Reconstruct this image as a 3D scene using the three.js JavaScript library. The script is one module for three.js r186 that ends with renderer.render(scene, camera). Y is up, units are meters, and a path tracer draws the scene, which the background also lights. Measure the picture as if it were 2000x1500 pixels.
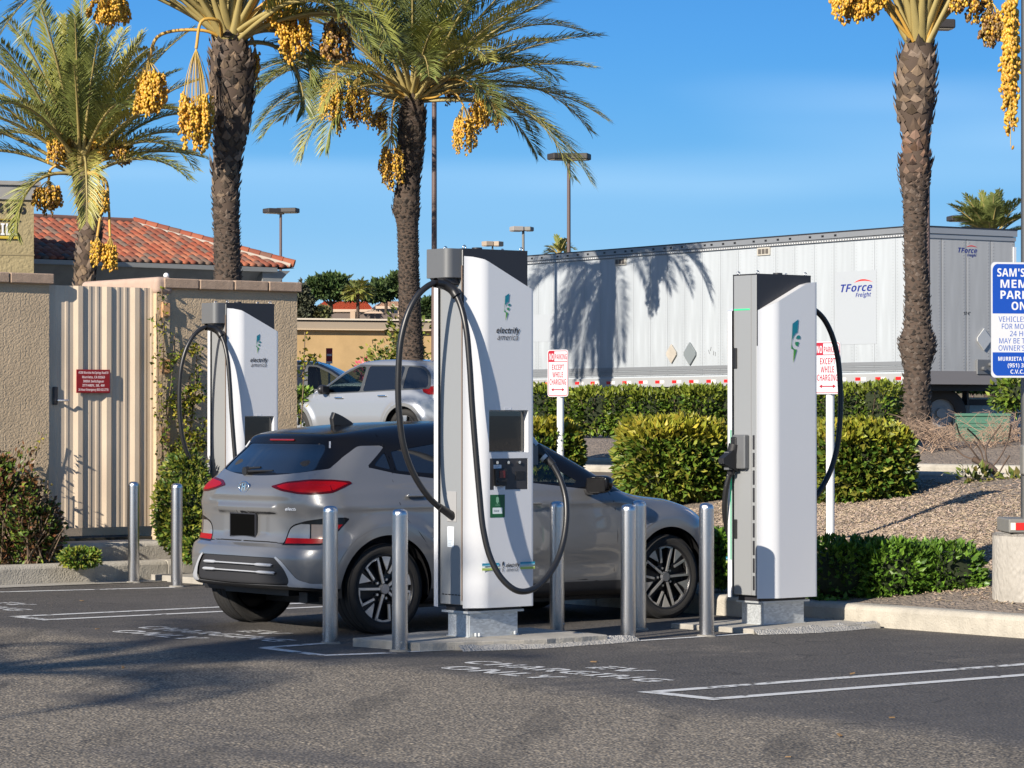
import * as THREE from 'three';
import { mergeGeometries } from 'three/addons/utils/BufferGeometryUtils.js';
import { RoundedBoxGeometry } from 'three/addons/geometries/RoundedBoxGeometry.js';

// ---------------------------------------------------------------- camera, sky, sun, exposure
const scene = new THREE.Scene();
const FOCAL = 6000, EYE = 1.52, TILT = Math.atan(60 / FOCAL);          // lens in pixels of the 2000 x 1500 photograph
const camera = new THREE.PerspectiveCamera(2 * Math.atan(750 / FOCAL) * 180 / Math.PI, 4 / 3, 0.5, 3000);
camera.position.set(0, EYE, 0);
camera.rotation.x = TILT;
const renderer = new THREE.WebGLRenderer({ antialias: true });
renderer.toneMapping = THREE.LinearToneMapping;
renderer.toneMappingExposure = 1.58;
renderer.shadowMap.enabled = true;
const SUN_AZ = 37 * Math.PI / 180, SUN_EL = 24.5 * Math.PI / 180;
const toSun = new THREE.Vector3(-Math.sin(SUN_AZ) * Math.cos(SUN_EL), Math.sin(SUN_EL), Math.cos(SUN_AZ) * Math.cos(SUN_EL));
const sun = new THREE.DirectionalLight(new THREE.Color().setRGB(1, 0.91, 0.79), 5);
sun.position.copy(toSun).multiplyScalar(120).add(new THREE.Vector3(0, 0, -35));
sun.target.position.set(0, 0, -35);
sun.castShadow = true;
Object.assign(sun.shadow.camera, { left: -60, right: 60, top: 60, bottom: -60, near: 1, far: 300 });
sun.shadow.mapSize.set(4096, 4096);
scene.add(sun, sun.target);
{
  // clear sky: pale at the horizon, deepening fast upwards, with faint high streaks
  const w = 1024, h = 1024, data = new Float32Array(w * h * 4);
  const stops = [[-90, .30, .42, .56], [-1, .36, .56, .80], [0, .43, .69, .92], [1.5, .40, .68, .93], [3.2, .27, .57, .91], [5.2, .150, .455, .88], [7.0, .098, .375, .85], [10, .066, .285, .72], [25, .046, .165, .44], [90, .032, .105, .29]];
  const rnd = (x, y) => { const s = Math.sin(x * 127.1 + y * 311.7) * 43758.5453; return s - Math.floor(s); };
  const sm = (t) => t * t * (3 - 2 * t);
  const ns = (x, y) => { const i = Math.floor(x), j = Math.floor(y), a = sm(x - i), b = sm(y - j); return (rnd(i, j) * (1 - a) + rnd(i + 1, j) * a) * (1 - b) + (rnd(i, j + 1) * (1 - a) + rnd(i + 1, j + 1) * a) * b; };
  const chan = [1, 2, 3].map((c) => curve1(stops.map((q) => [q[0], q[c]])));
  for (let j = 0; j < h; j++) {
    const el = ((j + .5) / h - .5) * 180, base = chan.map((f) => f(el));
    for (let i = 0; i < w; i++) {
      const az = ((i + .5) / w - .5) * 2 * Math.PI;
      const dx = Math.cos(az) * Math.cos(el * Math.PI / 180), dy = Math.sin(el * Math.PI / 180), dz = Math.sin(az) * Math.cos(el * Math.PI / 180);
      const c = Math.max(0, dx * toSun.x + dy * toSun.y + dz * toSun.z);
      const halo = .35 * Math.pow(c, 12) + .9 * Math.pow(c, 90);
      const x = az * 180 / Math.PI;
      const streak = Math.max(0, ns(x * .09 + el * .25 + 7, el * 1.35) - .55) * 2.0 * sm(Math.min(1, Math.max(0, (el - 2) / 3))) * sm(Math.min(1, Math.max(0, (40 - el) / 30)));
      const s = .22 * streak * (0.4 + 0.6 * ns(x * .35, el * 4));
      const o = (j * w + i) * 4;
      data[o] = base[0] * .655 + halo * .8 + s * .8; data[o + 1] = base[1] * .655 + halo * .76 + s * .75; data[o + 2] = base[2] * .64 + halo * .68 + s * .5; data[o + 3] = 1;
    }
  }
  const sky = new THREE.DataTexture(data, w, h, THREE.RGBAFormat, THREE.FloatType);
  sky.mapping = THREE.EquirectangularReflectionMapping; sky.magFilter = sky.minFilter = THREE.LinearFilter; sky.needsUpdate = true;
  scene.background = sky; scene.environment = sky;
}

// ---------------------------------------------------------------- helpers
const V3 = (x, y, z) => new THREE.Vector3(x, y, z);
let seedState = 12345;
const seed = (n) => { seedState = n >>> 0; };
const R = (a = 1, b) => { seedState = (seedState + 0x6d2b79f5) | 0; let t = Math.imul(seedState ^ (seedState >>> 15), 1 | seedState); t = (t + Math.imul(t ^ (t >>> 7), 61 | t)) ^ t; const r = ((t ^ (t >>> 14)) >>> 0) / 4294967296; return b === undefined ? r * a : a + r * (b - a); };
// the car park is laid out on a grid turned by TH: u runs into the bays, v across them
const TH = Math.atan2(.622, .783), GC = Math.cos(TH), GS = Math.sin(TH);
const uv = (u, v, y = 0) => V3(GC * u - GS * v, y, -(GS * u + GC * v));
const toUV = (p) => ({ u: GC * p.x - GS * p.z, v: -GS * p.x - GC * p.z });
const rayAt = (px, py) => { const x = (px - 1000) / FOCAL, y = -(py - 750) / FOCAL, c = Math.cos(TILT), s = Math.sin(TILT); return V3(x, y * c + s, y * s - c); };
const at = (px, py, d) => { const r = rayAt(px, py); return r.multiplyScalar(d / -r.z).add(V3(0, EYE, 0)); };   // the place seen at a pixel of the photograph, d metres away
const gnd = (px, py, h = 0) => { const r = rayAt(px, py); return r.multiplyScalar((h - EYE) / r.y).add(V3(0, EYE, 0)); };
const lerp = (a, b, t) => a + (b - a) * t, clamp = (x, a, b) => Math.min(b, Math.max(a, x));
const sstep = (a, b, x) => { const t = clamp((x - a) / (b - a), 0, 1); return t * t * (3 - 2 * t); };
function curve1(pts) {                                             // smooth function through points (monotone cubic)
  const n = pts.length, m = [];
  for (let i = 0; i < n; i++) {
    const s0 = i ? (pts[i][1] - pts[i - 1][1]) / (pts[i][0] - pts[i - 1][0]) : null, s1 = i < n - 1 ? (pts[i + 1][1] - pts[i][1]) / (pts[i + 1][0] - pts[i][0]) : null;
    m[i] = s0 === null ? s1 : s1 === null ? s0 : s0 * s1 <= 0 ? 0 : 2 * s0 * s1 / (s0 + s1);
  }
  return (x) => {
    if (x <= pts[0][0]) return pts[0][1] + m[0] * (x - pts[0][0]);
    if (x >= pts[n - 1][0]) return pts[n - 1][1] + m[n - 1] * (x - pts[n - 1][0]);
    let i = 0; while (x > pts[i + 1][0]) i++;
    const h = pts[i + 1][0] - pts[i][0], t = (x - pts[i][0]) / h, t2 = t * t, t3 = t2 * t;
    return (2 * t3 - 3 * t2 + 1) * pts[i][1] + (t3 - 2 * t2 + t) * h * m[i] + (3 * t2 - 2 * t3) * pts[i + 1][1] + (t3 - t2) * h * m[i + 1];
  };
}
const lin1 = (pts) => (x) => { if (x <= pts[0][0]) return pts[0][1]; for (let i = 1; i < pts.length; i++) if (x <= pts[i][0]) return lerp(pts[i - 1][1], pts[i][1], (x - pts[i - 1][0]) / (pts[i][0] - pts[i - 1][0])); return pts[pts.length - 1][1]; };

// ---------------------------------------------------------------- naming and small builders
const used = new Map();
const numbered = (name) => { const n = used.get(name) || 0; used.set(name, n + 1); return n ? `${name}_${String(n).padStart(3, '0')}` : name; };
const shade = (o) => { o.castShadow = o.receiveShadow = true; return o; };
function tag(o, label, category, group, kind) { o.userData.label = label; if (category) o.userData.category = category; if (group) o.userData.group = group; if (kind) o.userData.kind = kind; return o; }
function thing(name, label, category, pos = V3(0, 0, 0), turn = 0, group) { const o = new THREE.Group(); o.name = numbered(name); o.position.copy(pos); o.rotation.y = turn; scene.add(o); return tag(o, label, category, group); }
function solo(name, geo, mat, label, category, group) { const o = shade(new THREE.Mesh(geo, mat)); o.name = numbered(name); scene.add(o); return tag(o, label, category, group); }
function struct(name, geo, mat, label) { const o = geo ? shade(new THREE.Mesh(geo, mat)) : new THREE.Group(); o.name = numbered(name); o.userData.kind = 'structure'; if (label) o.userData.label = label; scene.add(o); return o; }
function part(name, geo, mat, parent, label) { const o = shade(new THREE.Mesh(geo, mat)); o.name = name; parent.add(o); if (label) o.userData.label = label; return o; }
function stuffPart(name, geo, mat, n, parent) { const o = shade(new THREE.InstancedMesh(geo, mat, n)); o.name = name; o.userData.kind = 'stuff'; parent.add(o); return o; }
function copyOf(o, label) { const c = o.clone(); c.name = numbered(o.name.replace(/_\d{3}$/, '')); c.userData = { ...o.userData }; if (label) c.userData.label = label; scene.add(c); return c; }
const plain = (g) => { const q = g.index ? g.toNonIndexed() : g; for (const k of Object.keys(q.attributes)) if (!['position', 'normal', 'uv', 'color'].includes(k)) q.deleteAttribute(k); if (!q.attributes.uv) q.setAttribute('uv', new THREE.BufferAttribute(new Float32Array(q.attributes.position.count * 2), 2)); return q; };
const join = (list) => mergeGeometries(list.map(plain));
const box = (w, h, d, x = 0, y = 0, z = 0) => new THREE.BoxGeometry(w, h, d).translate(x, y, z);
const rbox = (w, h, d, r, x = 0, y = 0, z = 0, s = 3) => new RoundedBoxGeometry(w, h, d, s, r).translate(x, y, z);
const cyl = (r0, r1, h, n = 16, x = 0, y = 0, z = 0) => new THREE.CylinderGeometry(r0, r1, h, n).translate(x, y, z);
const tube = (pts, r, seg, n = 10, closed = false) => new THREE.TubeGeometry(new THREE.CatmullRomCurve3(pts, closed, 'centripetal'), seg || pts.length * 6, r, n, closed);
const bar = (a, b, w, h) => { const g = new THREE.BoxGeometry(w, h, a.distanceTo(b)); g.applyMatrix4(new THREE.Matrix4().lookAt(a, b, V3(0, 1, 0)).setPosition(a.clone().lerp(b, .5))); return g; };
const rod = (a, b, r0, r1 = r0, n = 6) => { const g = new THREE.CylinderGeometry(r1, r0, a.distanceTo(b), n); g.applyQuaternion(new THREE.Quaternion().setFromUnitVectors(V3(0, 1, 0), b.clone().sub(a).normalize())); return g.translate((a.x + b.x) / 2, (a.y + b.y) / 2, (a.z + b.z) / 2); };
const prism = (pts, depth, bevel = 0) => { const s = new THREE.Shape(pts.map(([x, y]) => new THREE.Vector2(x, y))); return new THREE.ExtrudeGeometry(s, { depth, bevelEnabled: bevel > 0, bevelSize: bevel, bevelThickness: bevel, bevelSegments: 2, curveSegments: 8 }); };
const rrect = (w, h, r) => { const s = new THREE.Shape(); s.moveTo(-w / 2 + r, -h / 2); s.lineTo(w / 2 - r, -h / 2); s.absarc(w / 2 - r, -h / 2 + r, r, -Math.PI / 2, 0); s.lineTo(w / 2, h / 2 - r); s.absarc(w / 2 - r, h / 2 - r, r, 0, Math.PI / 2); s.lineTo(-w / 2 + r, h / 2); s.absarc(-w / 2 + r, h / 2 - r, r, Math.PI / 2, Math.PI); s.lineTo(-w / 2, -h / 2 + r); s.absarc(-w / 2 + r, -h / 2 + r, r, Math.PI, 1.5 * Math.PI); return s; };
const plateGeo = (w, h, r) => { const g = new THREE.ShapeGeometry(rrect(w, h, r), 6); const p = g.attributes.position, t = g.attributes.uv; for (let i = 0; i < p.count; i++) t.setXY(i, p.getX(i) / w + .5, p.getY(i) / h + .5); return g; };
function quadSheet(nx, ny, f) {                                       // a sheet through f(s, t) => [x, y, z, u, v]
  const pos = [], tex = [], idx = [];
  for (let j = 0; j <= ny; j++) for (let i = 0; i <= nx; i++) { const q = f(i / nx, j / ny, i, j); pos.push(q[0], q[1], q[2]); tex.push(q[3] ?? i / nx, q[4] ?? j / ny); }
  for (let j = 0; j < ny; j++) for (let i = 0; i < nx; i++) { const a = j * (nx + 1) + i, b = a + 1, c = a + nx + 1, d = c + 1; idx.push(a, b, d, a, d, c); }
  const g = new THREE.BufferGeometry(); g.setAttribute('position', new THREE.Float32BufferAttribute(pos, 3)); g.setAttribute('uv', new THREE.Float32BufferAttribute(tex, 2)); g.setIndex(idx); g.computeVertexNormals(); return g;
}
// ---------------------------------------------------------------- textures and materials
const hash2 = (x, y, s) => { let h = Math.imul(x | 0, 374761393) + Math.imul(y | 0, 668265263) + Math.imul(s | 0, 974634777); h = Math.imul(h ^ (h >>> 13), 1274126177); return ((h ^ (h >>> 16)) >>> 0) / 4294967296; };
const vnoise = (x, y, s = 1, p = 0) => { const i = Math.floor(x), j = Math.floor(y); let a = x - i, b = y - j; a = a * a * (3 - 2 * a); b = b * b * (3 - 2 * b); const w = (q) => p ? ((q % p) + p) % p : q; const g = (m, n) => hash2(w(m), w(n), s); return (g(i, j) * (1 - a) + g(i + 1, j) * a) * (1 - b) + (g(i, j + 1) * (1 - a) + g(i + 1, j + 1) * a) * b; };
const fbm = (x, y, o = 4, s = 1, p = 0) => { let v = 0, a = .5, t = 0; for (let k = 0; k < o; k++) { v += a * vnoise(x, y, s + k, p); t += a; a *= .5; x *= 2; y *= 2; p *= 2; } return v / t; };
function dataTex(w, h, f, srgb) {                                     // f(i, j) => [r, g, b] in 0..1
  const d = new Uint8Array(w * h * 4);
  for (let j = 0; j < h; j++) for (let i = 0; i < w; i++) { const c = f(i, j), o = (j * w + i) * 4; d[o] = clamp(c[0], 0, 1) * 255; d[o + 1] = clamp(c[1], 0, 1) * 255; d[o + 2] = clamp(c[2], 0, 1) * 255; d[o + 3] = 255; }
  const t = new THREE.DataTexture(d, w, h); t.wrapS = t.wrapT = THREE.RepeatWrapping; t.magFilter = THREE.LinearFilter; t.minFilter = THREE.LinearMipmapLinearFilter; if (srgb) t.colorSpace = THREE.SRGBColorSpace; t.needsUpdate = true; return t;
}
const tiled = (t, x, y = x) => { const c = t.clone(); c.repeat.set(x, y); c.needsUpdate = true; return c; };
const gray = (v) => [v, v, v];
const s2 = (v) => Math.pow(v, 1 / 2.2);
const T = {};
T.grit = dataTex(256, 256, (i, j) => gray(.55 * hash2(i >> 1, j >> 1, 3) + .45 * fbm(i / 16, j / 16, 3, 5, 16)));
T.fine = dataTex(256, 256, (i, j) => gray(fbm(i / 8, j / 8, 4, 9, 32)));
T.wear = dataTex(512, 512, (i, j) => { const n = fbm(i / 10, j / 10, 4, 21, 51.2 | 0), m = fbm(i / 64, j / 64, 3, 31, 8); return gray(clamp((n * .75 + m * .45 - .36) * 7, .0, 1) * .88); });
T.stuccoBump = dataTex(512, 512, (i, j) => { const a = fbm(i / 14, j / 14, 2, 41, 36), b = fbm(i / 6, j / 6, 3, 44, 85); return gray(clamp(Math.pow(Math.max(0, a - .3) * 1.9, .8) * .7 + b * .3, 0, 1)); });
T.mottle = dataTex(512, 512, (i, j) => { const v = .82 + .26 * (fbm(i / 64, j / 64, 5, 51, 8) - .5) + .10 * (hash2(i, j, 7) - .5); return gray(v); });
T.concrete = dataTex(512, 512, (i, j) => { const n = fbm(i / 48, j / 48, 5, 61, 10.66 | 0), st = fbm(i / 20, j / 160, 3, 66, 25); const v = .80 + .34 * (n - .5) + .16 * (st - .5) + .09 * (hash2(i, j, 8) - .5); return [v, v * .985, v * .955]; });
T.galv = dataTex(256, 256, (i, j) => { let best = 9, id = 0; for (let a = -1; a < 2; a++) for (let b = -1; b < 2; b++) { const ci = Math.floor(i / 16) + a, cj = Math.floor(j / 16) + b, wi = (ci + 16) % 16, wj = (cj + 16) % 16, dx = ci + hash2(wi, wj, 1) - i / 16, dy = cj + hash2(wi, wj, 2) - j / 16, d = dx * dx + dy * dy; if (d < best) { best = d; id = hash2(wi, wj, 3); } } return gray(.72 + .28 * id); });
T.brush = dataTex(256, 512, (i, j) => gray(.5 + .5 * (fbm(i / 1.2, j / 40, 3, 71, 0) - .5) * 1.6));
const col = (r, g, b) => new THREE.Color().setRGB(r, g, b);
const M = (r, g, b, o = {}) => new THREE.MeshStandardMaterial({ color: col(r, g, b), roughness: .8, metalness: 0, ...o });
const MP = (r, g, b, o = {}) => new THREE.MeshPhysicalMaterial({ color: col(r, g, b), roughness: .5, metalness: 0, ...o });
const K = {
  white: MP(.63, .64, .655, { roughness: .32, clearcoat: .6, clearcoatRoughness: .12 }),
  silverGrey: M(.285, .295, .30, { roughness: .42, metalness: .25 }),
  darkGrey: M(.13, .135, .14, { roughness: .5, metalness: .2 }),
  charcoal: M(.022, .022, .026, { roughness: .42 }),
  black: M(.012, .012, .013, { roughness: .5 }),
  rubber: M(.014, .014, .015, { roughness: .38 }),
  tyre: M(.022, .021, .020, { roughness: .82 }),
  chrome: M(.86, .87, .88, { roughness: .12, metalness: 1 }),
  steel: M(.62, .61, .60, { roughness: .30, metalness: 1, roughnessMap: null }),
  galv: M(.62, .65, .66, { roughness: .5, metalness: .55, map: T.galv }),
  concrete: M(.40, .38, .34, { roughness: .93, map: T.concrete, bumpMap: T.grit, bumpScale: .004 }),
  concretePale: M(.50, .47, .41, { roughness: .93, map: T.concrete, bumpMap: T.grit, bumpScale: .004 }),
  stucco: M(.60, .46, .30, { roughness: .95, map: T.mottle, bumpMap: tiled(T.stuccoBump, 3.4), bumpScale: .0032 }),
  cap: M(.46, .33, .235, { roughness: .9, map: T.mottle, bumpMap: T.grit, bumpScale: .004 }),
  gate: M(.74, .60, .44, { roughness: .55, map: T.mottle }),
  rust: M(.30, .12, .04, { roughness: .9 }),
  poleBrown: M(.115, .078, .07, { roughness: .55 }),
  poleGrey: M(.17, .165, .15, { roughness: .6 }),
  fixture: M(.035, .03, .028, { roughness: .6 }),
  lens: M(.5, .42, .3, { roughness: .4 }),
  postWhite: M(.66, .68, .68, { roughness: .45 }),
  signBack: M(.6, .6, .6, { roughness: .4, metalness: .7 }),
  glassDark: MP(.010, .012, .016, { roughness: .04, clearcoat: 1, clearcoatRoughness: .02 }),
  glassClear: MP(.52, .58, .55, { transmission: 1, thickness: 0, roughness: .02, ior: 1.5 }),
  lampRed: MP(.26, .003, .006, { roughness: .35, specularIntensity: .3 }),
  lampRedDark: MP(.06, .002, .004, { roughness: .2, specularIntensity: .5 }),
  lampClear: MP(.27, .27, .28, { roughness: .2, metalness: .4, clearcoat: .6 }),
  lampAmber: MP(.65, .15, .02, { roughness: .2, clearcoat: 1 }),
  leafGreen: M(.07, .125, .018, { roughness: .5 }),
};
function canvasTex(w, h, draw) { const c = document.createElement('canvas'); c.width = w; c.height = h; const x = c.getContext('2d'); draw(x, w, h); const t = new THREE.CanvasTexture(c); t.colorSpace = THREE.SRGBColorSpace; t.anisotropy = 8; return t; }
const write = (x, s, px, py, size, style = '', align = 'center', maxW) => { x.font = `${style} ${size}px sans-serif`; x.textAlign = align; x.textBaseline = 'middle'; if (maxW) { const m = x.measureText(s).width; x.save(); x.translate(px, py); x.scale(maxW / m, 1); x.fillText(s, 0, 0); x.restore(); } else x.fillText(s, px, py); };

// ---------------------------------------------------------------- the ground: car park, planted bank, drive aisle, plateau beyond
const bankU = lin1([[15.7, -.25], [15.74, -.25], [15.76, .12], [17, .24], [19, .50], [22, .93], [22.02, .80], [24.9, .82], [24.92, .93], [27, 1.18], [30, 1.12], [40, 1.0], [1000, 1.0]]);
const bankV = lin1([[24.24, -.25], [24.26, .13], [25.5, .20], [27, .3], [31, .9], [1000, .95]]);
const terrain = (u, v) => { const p = uv(u, v), far = Math.hypot(p.x, p.z); return Math.max(bankU(u), bankV(v)) + 0 * far; };
{
  const us = [-400, -60, 0, 14, 15.74, 15.76, 17, 18, 19, 20, 21, 22, 22.02, 23.5, 24.9, 24.92, 26, 27, 28.5, 30, 35, 40, 60, 120, 300, 900], vs = [-900, -300, -100, -40, -10, 0, 5, 10, 15, 20, 24.24, 24.26, 25, 25.5, 27, 29, 31, 40, 60, 120, 300, 900];
  const g = quadSheet(us.length - 1, vs.length - 1, (s, t, i, j) => { const u = us[i], v = vs[j], p = uv(u, v); return [p.x, terrain(u, v) - .02, p.z, u, v]; });
  struct('ground', g, M(.16, .135, .105, { roughness: .95, map: tiled(T.mottle, .4), bumpMap: tiled(T.grit, 2), bumpScale: .01 }), 'bare ground around and beyond the car park');
}
{
  // the tarmac: sealed dark in the bays, worn to pale stone in the driving lane
  const U0 = 6, U1 = 16, V0 = 8.5, V1 = 24.5, W = 2048, H = 2048;
  const map = dataTex(W, H, (i, j) => {
    const u = lerp(U0, U1, (i + .5) / W), v = lerp(V0, V1, (j + .5) / H);
    const edge = 10.75 + .9 * (fbm(u * .5, v * .5, 3, 81) - .5) + .25 * (fbm(u * 3, v * 3, 3, 83) - .5);
    let worn = sstep(.28, -.28, u - edge);
    worn *= .80 + .55 * fbm(u * .55 + 3, v * .3, 4, 85);
    const patches = sstep(.50, .66, fbm(u * .7, v * .35 + 11, 4, 87)); worn *= 1 - .75 * patches * sstep(9.9, 8.6, u);
    const swirl = fbm(u * 1.6 + 2.5 * fbm(u, v, 2, 90), v * 5, 4, 91);
    const bayWear = .42 * sstep(.46, .72, fbm(u * .9, v * .6, 4, 93)) * sstep(.35, .7, swirl);
    const w = clamp(worn + (u > edge ? bayWear : 0), 0, 1);
    const sp = hash2(i >> 1, j, 95), sp2 = hash2(i >> 1, j >> 1, 96), smear = sstep(.56, .70, fbm((u + v) * .35 + 4, (u - v) * 2.2, 4, 181)) * (u < edge ? 1 : .4), crack = Math.abs(fbm(u * .6 + 9, v * .6, 4, 183) - .5) < .0035 ? 1 : 0;
    let b = lerp(.057, .105, w) * (.82 + .4 * fbm(u * .8 + 30, v * .8, 4, 187)) + .018 * (swirl - .5) + .012 * (fbm(u * 8, v * 8, 2, 97) - .5);
    b *= 1 - .18 * smear; if (crack) b *= .6;
    if (sp > .93 - .24 * w) b += lerp(.06, .27, w) * (1 - .5 * smear) * (.4 + .6 * sp2); else if (sp < .30) b -= .038 * (.4 + w);
    if (sp2 > .992) b += .08;
    b = Math.max(b, .012);
    const warm = lerp(0, .16, w);
    return [s2(b * (1.13 + warm * .5)), s2(b * (1.0 + warm * .08)), s2(b * (.87 - warm * .8))];
  }, true);
  map.wrapS = map.wrapT = THREE.MirroredRepeatWrapping;
  const us = [-60, -20, 0, 6, 8, 10, 12, 14, 15.78], vs = [-60, -20, 0, 6, 8.5, 12, 16, 20, 24.3];
  const g = quadSheet(us.length - 1, vs.length - 1, (s, t, i, j) => { const u = us[i], v = vs[j], p = uv(u, v); return [p.x, 0, p.z, (u - U0) / (U1 - U0), (v - V0) / (V1 - V0)]; });
  const bump = tiled(T.grit, 7, 11.2);
  struct('parking_lot', g, M(1, 1, 1, { roughness: .84, map, bumpMap: bump, bumpScale: .012 }), 'dark tarmac of the car park, worn paler in the driving lane');
}
{
  // bark mulch on the bank, and the far planting strip
  const mulchMap = dataTex(512, 512, (i, j) => { const n = fbm(i / 5, j / 5, 3, 101, 102), m = fbm(i / 60, j / 60, 3, 105, 8), h = hash2(i >> 1, j >> 1, 107); const b = .13 + .17 * n + .10 * (m - .5) + .12 * (h - .45); return [s2(b * 1.10), s2(b * .88), s2(b * .68)]; }, true);
  K.mulch = M(1, 1, 1, { roughness: .97, map: mulchMap, bumpMap: tiled(T.fine, 1.5), bumpScale: .05 });
  const strip = (u0, u1, v0, v1, nu, nv, lift) => quadSheet(nu, nv, (s, t) => { const u = lerp(u0, u1, s), v = lerp(v0, v1, t), p = uv(u, v); return [p.x, terrain(u, v) + lift + .05 * (fbm(u * 1.3, v * 1.3, 3, 111) - .5) * sstep(u0, u0 + .3, u) * sstep(u1, u1 - .3, u), p.z, u * .9, v * .9]; });
  struct('mulch_bed', strip(15.90, 21.85, -8, 24.1, 40, 180, .02), K.mulch, 'sloping bed of pale bark mulch behind the kerb');
  struct('mulch_bed', strip(25.08, 31, -2, 40, 20, 80, .02), K.mulch, 'mulch strip beyond the drive aisle under the long hedge');
  struct('planting_soil', quadSheet(30, 6, (s, t) => { const u = lerp(4, 15.6, s), v = lerp(24.46, 25.52, t), p = uv(u, v); return [p.x, .15 + .03 * (fbm(u * 2, v * 2, 2, 9) - .5) + .05 * t, p.z, u, v]; }), K.mulch, 'strip of soil and litter in front of the stucco wall');
  const aisle = quadSheet(1, 8, (s, t) => { const u = lerp(22.0, 24.8, s), v = lerp(-20, 40, t), p = uv(u, v); return [p.x, .835, p.z, u, v]; });
  struct('drive_aisle', aisle, M(.085, .082, .08, { roughness: .9, map: tiled(T.mottle, .5), bumpMap: tiled(T.grit, 2), bumpScale: .006 }), 'narrow grey lane behind the mulch bank');
  // wood chips lying proud of the mulch
  seed(77);
  const chip = new THREE.BoxGeometry(.032, .004, .009), N = 56000;
  const o = shade(new THREE.InstancedMesh(chip, M(.46, .375, .285, { roughness: .95 }), N)); o.name = 'wood_chips'; o.userData = { kind: 'stuff', label: 'loose pale wood chips strewn over the mulch bank', category: 'wood chips' };
  const m = new THREE.Matrix4(), q = new THREE.Quaternion(), e = new THREE.Euler(), c = new THREE.Color(); let n = 0;
  while (n < N) {
    const u = 15.95 + 5.8 * Math.sqrt(R()) * R(.6, 1), v = R(11, 22), p = uv(u, v);
    e.set(R(-.5, .5), R(6.28), R(-.5, .5)); q.setFromEuler(e); p.y = terrain(u, v) + .025 + .05 * (fbm(u * 1.3, v * 1.3, 3, 111) - .5);
    const k = R(.5, 1.5); m.compose(p, q, V3(k, 1, R(.6, 1.4))); o.setMatrixAt(n, m); const b = R(.35, 1.15); o.setColorAt(n, c.setRGB(b, b * R(.9, 1), b * R(.82, 1))); n++;
  }
  scene.add(o);
  // fallen leaves here and there on the tarmac
  const lf = new THREE.BoxGeometry(.04, .004, .02), LN = 9, lo = shade(new THREE.InstancedMesh(lf, M(.20, .12, .05), LN)); lo.name = 'fallen_leaves'; lo.userData = { kind: 'stuff', label: 'small dry leaves scattered over the tarmac', category: 'leaves' };
  const spots = [[160, 1173], [1665, 1315], [1160, 1292], [1742, 1401], [190, 1228], [1640, 1435], [1540, 1478]];
  for (let i = 0; i < LN; i++) { const p = i < spots.length ? gnd(...spots[i], .01) : uv(R(8.5, 15), R(9.5, 23), .008); e.set(R(-.3, .3), R(6), R(-.3, .3)); m.compose(p, q.setFromEuler(e), V3(R(.5, 1.2), 1, R(.6, 1.1))); lo.setMatrixAt(i, m); }
  scene.add(lo);
}
{
  // kerbs, cast in lengths with open joints
  const kerbMat = [K.concretePale, M(.46, .43, .37, { roughness: .93, map: T.concrete, bumpMap: T.grit, bumpScale: .005 })];
  const profile = (w, h) => { const s = new THREE.Shape(); s.moveTo(0, -.2); s.lineTo(0, h - .035); s.quadraticCurveTo(.012, h, .045, h); s.lineTo(w, h); s.lineTo(w, -.2); s.closePath(); return s; };
  const seg = (w, h, L) => { const g = new THREE.ExtrudeGeometry(profile(w, h), { depth: L, bevelEnabled: true, bevelSize: .004, bevelThickness: .004, bevelSegments: 1, curveSegments: 5 }); const p = g.attributes.position, t = g.attributes.uv; for (let i = 0; i < p.count; i++) t.setXY(i, p.getZ(i) * .8, (p.getX(i) + p.getY(i)) * .8); return g; };
  // local x across the kerb, z along it
  const run = (label, a, b, w, h, y, lens) => {
    const k = struct('kerb', null, null, label), dir = b.clone().sub(a), L = dir.length(); dir.normalize();
    k.position.copy(a).setY(y); k.rotation.y = Math.atan2(dir.x, dir.z);
    let z = 0, i = 0; while (z < L - .05) { const l = Math.min(lens[i % lens.length], L - z); const s = part('kerb_segment', seg(w, h, l - .016), kerbMat[i % 2], k); s.position.z = z; z += l; i++; }
    return k;
  };
  // along V at the foot of the bank (profile x must point up the bank): walk towards -V so that local x = U
  run('pale concrete kerb between the tarmac and the mulch bank', uv(15.72, 24.2), uv(15.72, 2), .16, .15, 0, [2.6, 2.9, 1.9, 3.1]);
  run('concrete kerb on the near side of the drive aisle', uv(21.86, 30), uv(21.86, 2), .14, .96, 0, [3, 2.7, 3.2]);
  run('concrete kerb on the far side of the drive aisle', uv(24.86, 34), uv(24.86, -2), .17, .97, 0, [3, 3.4, 2.8]);
  // along U at the left: local x must point to +V, so walk +U
  const kl = run('weathered concrete kerb in front of the stucco wall', uv(3, 24.25), uv(15.6, 24.25), .17, .17, 0, [3.2, 2.8, 3]);
  run('raised concrete step in front of the metal gate', uv(13.95, 24.62), uv(15.5, 24.62), .5, .33, 0, [1.55]);
  const gutter = quadSheet(1, 10, (s, t) => { const u = lerp(3, 15.6, t), v = lerp(23.86, 24.24, s), p = uv(u, v); return [p.x, .006, p.z, u, v]; });
  struct('gutter', gutter, K.concrete, 'flat concrete gutter along the left kerb');
}
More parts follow.
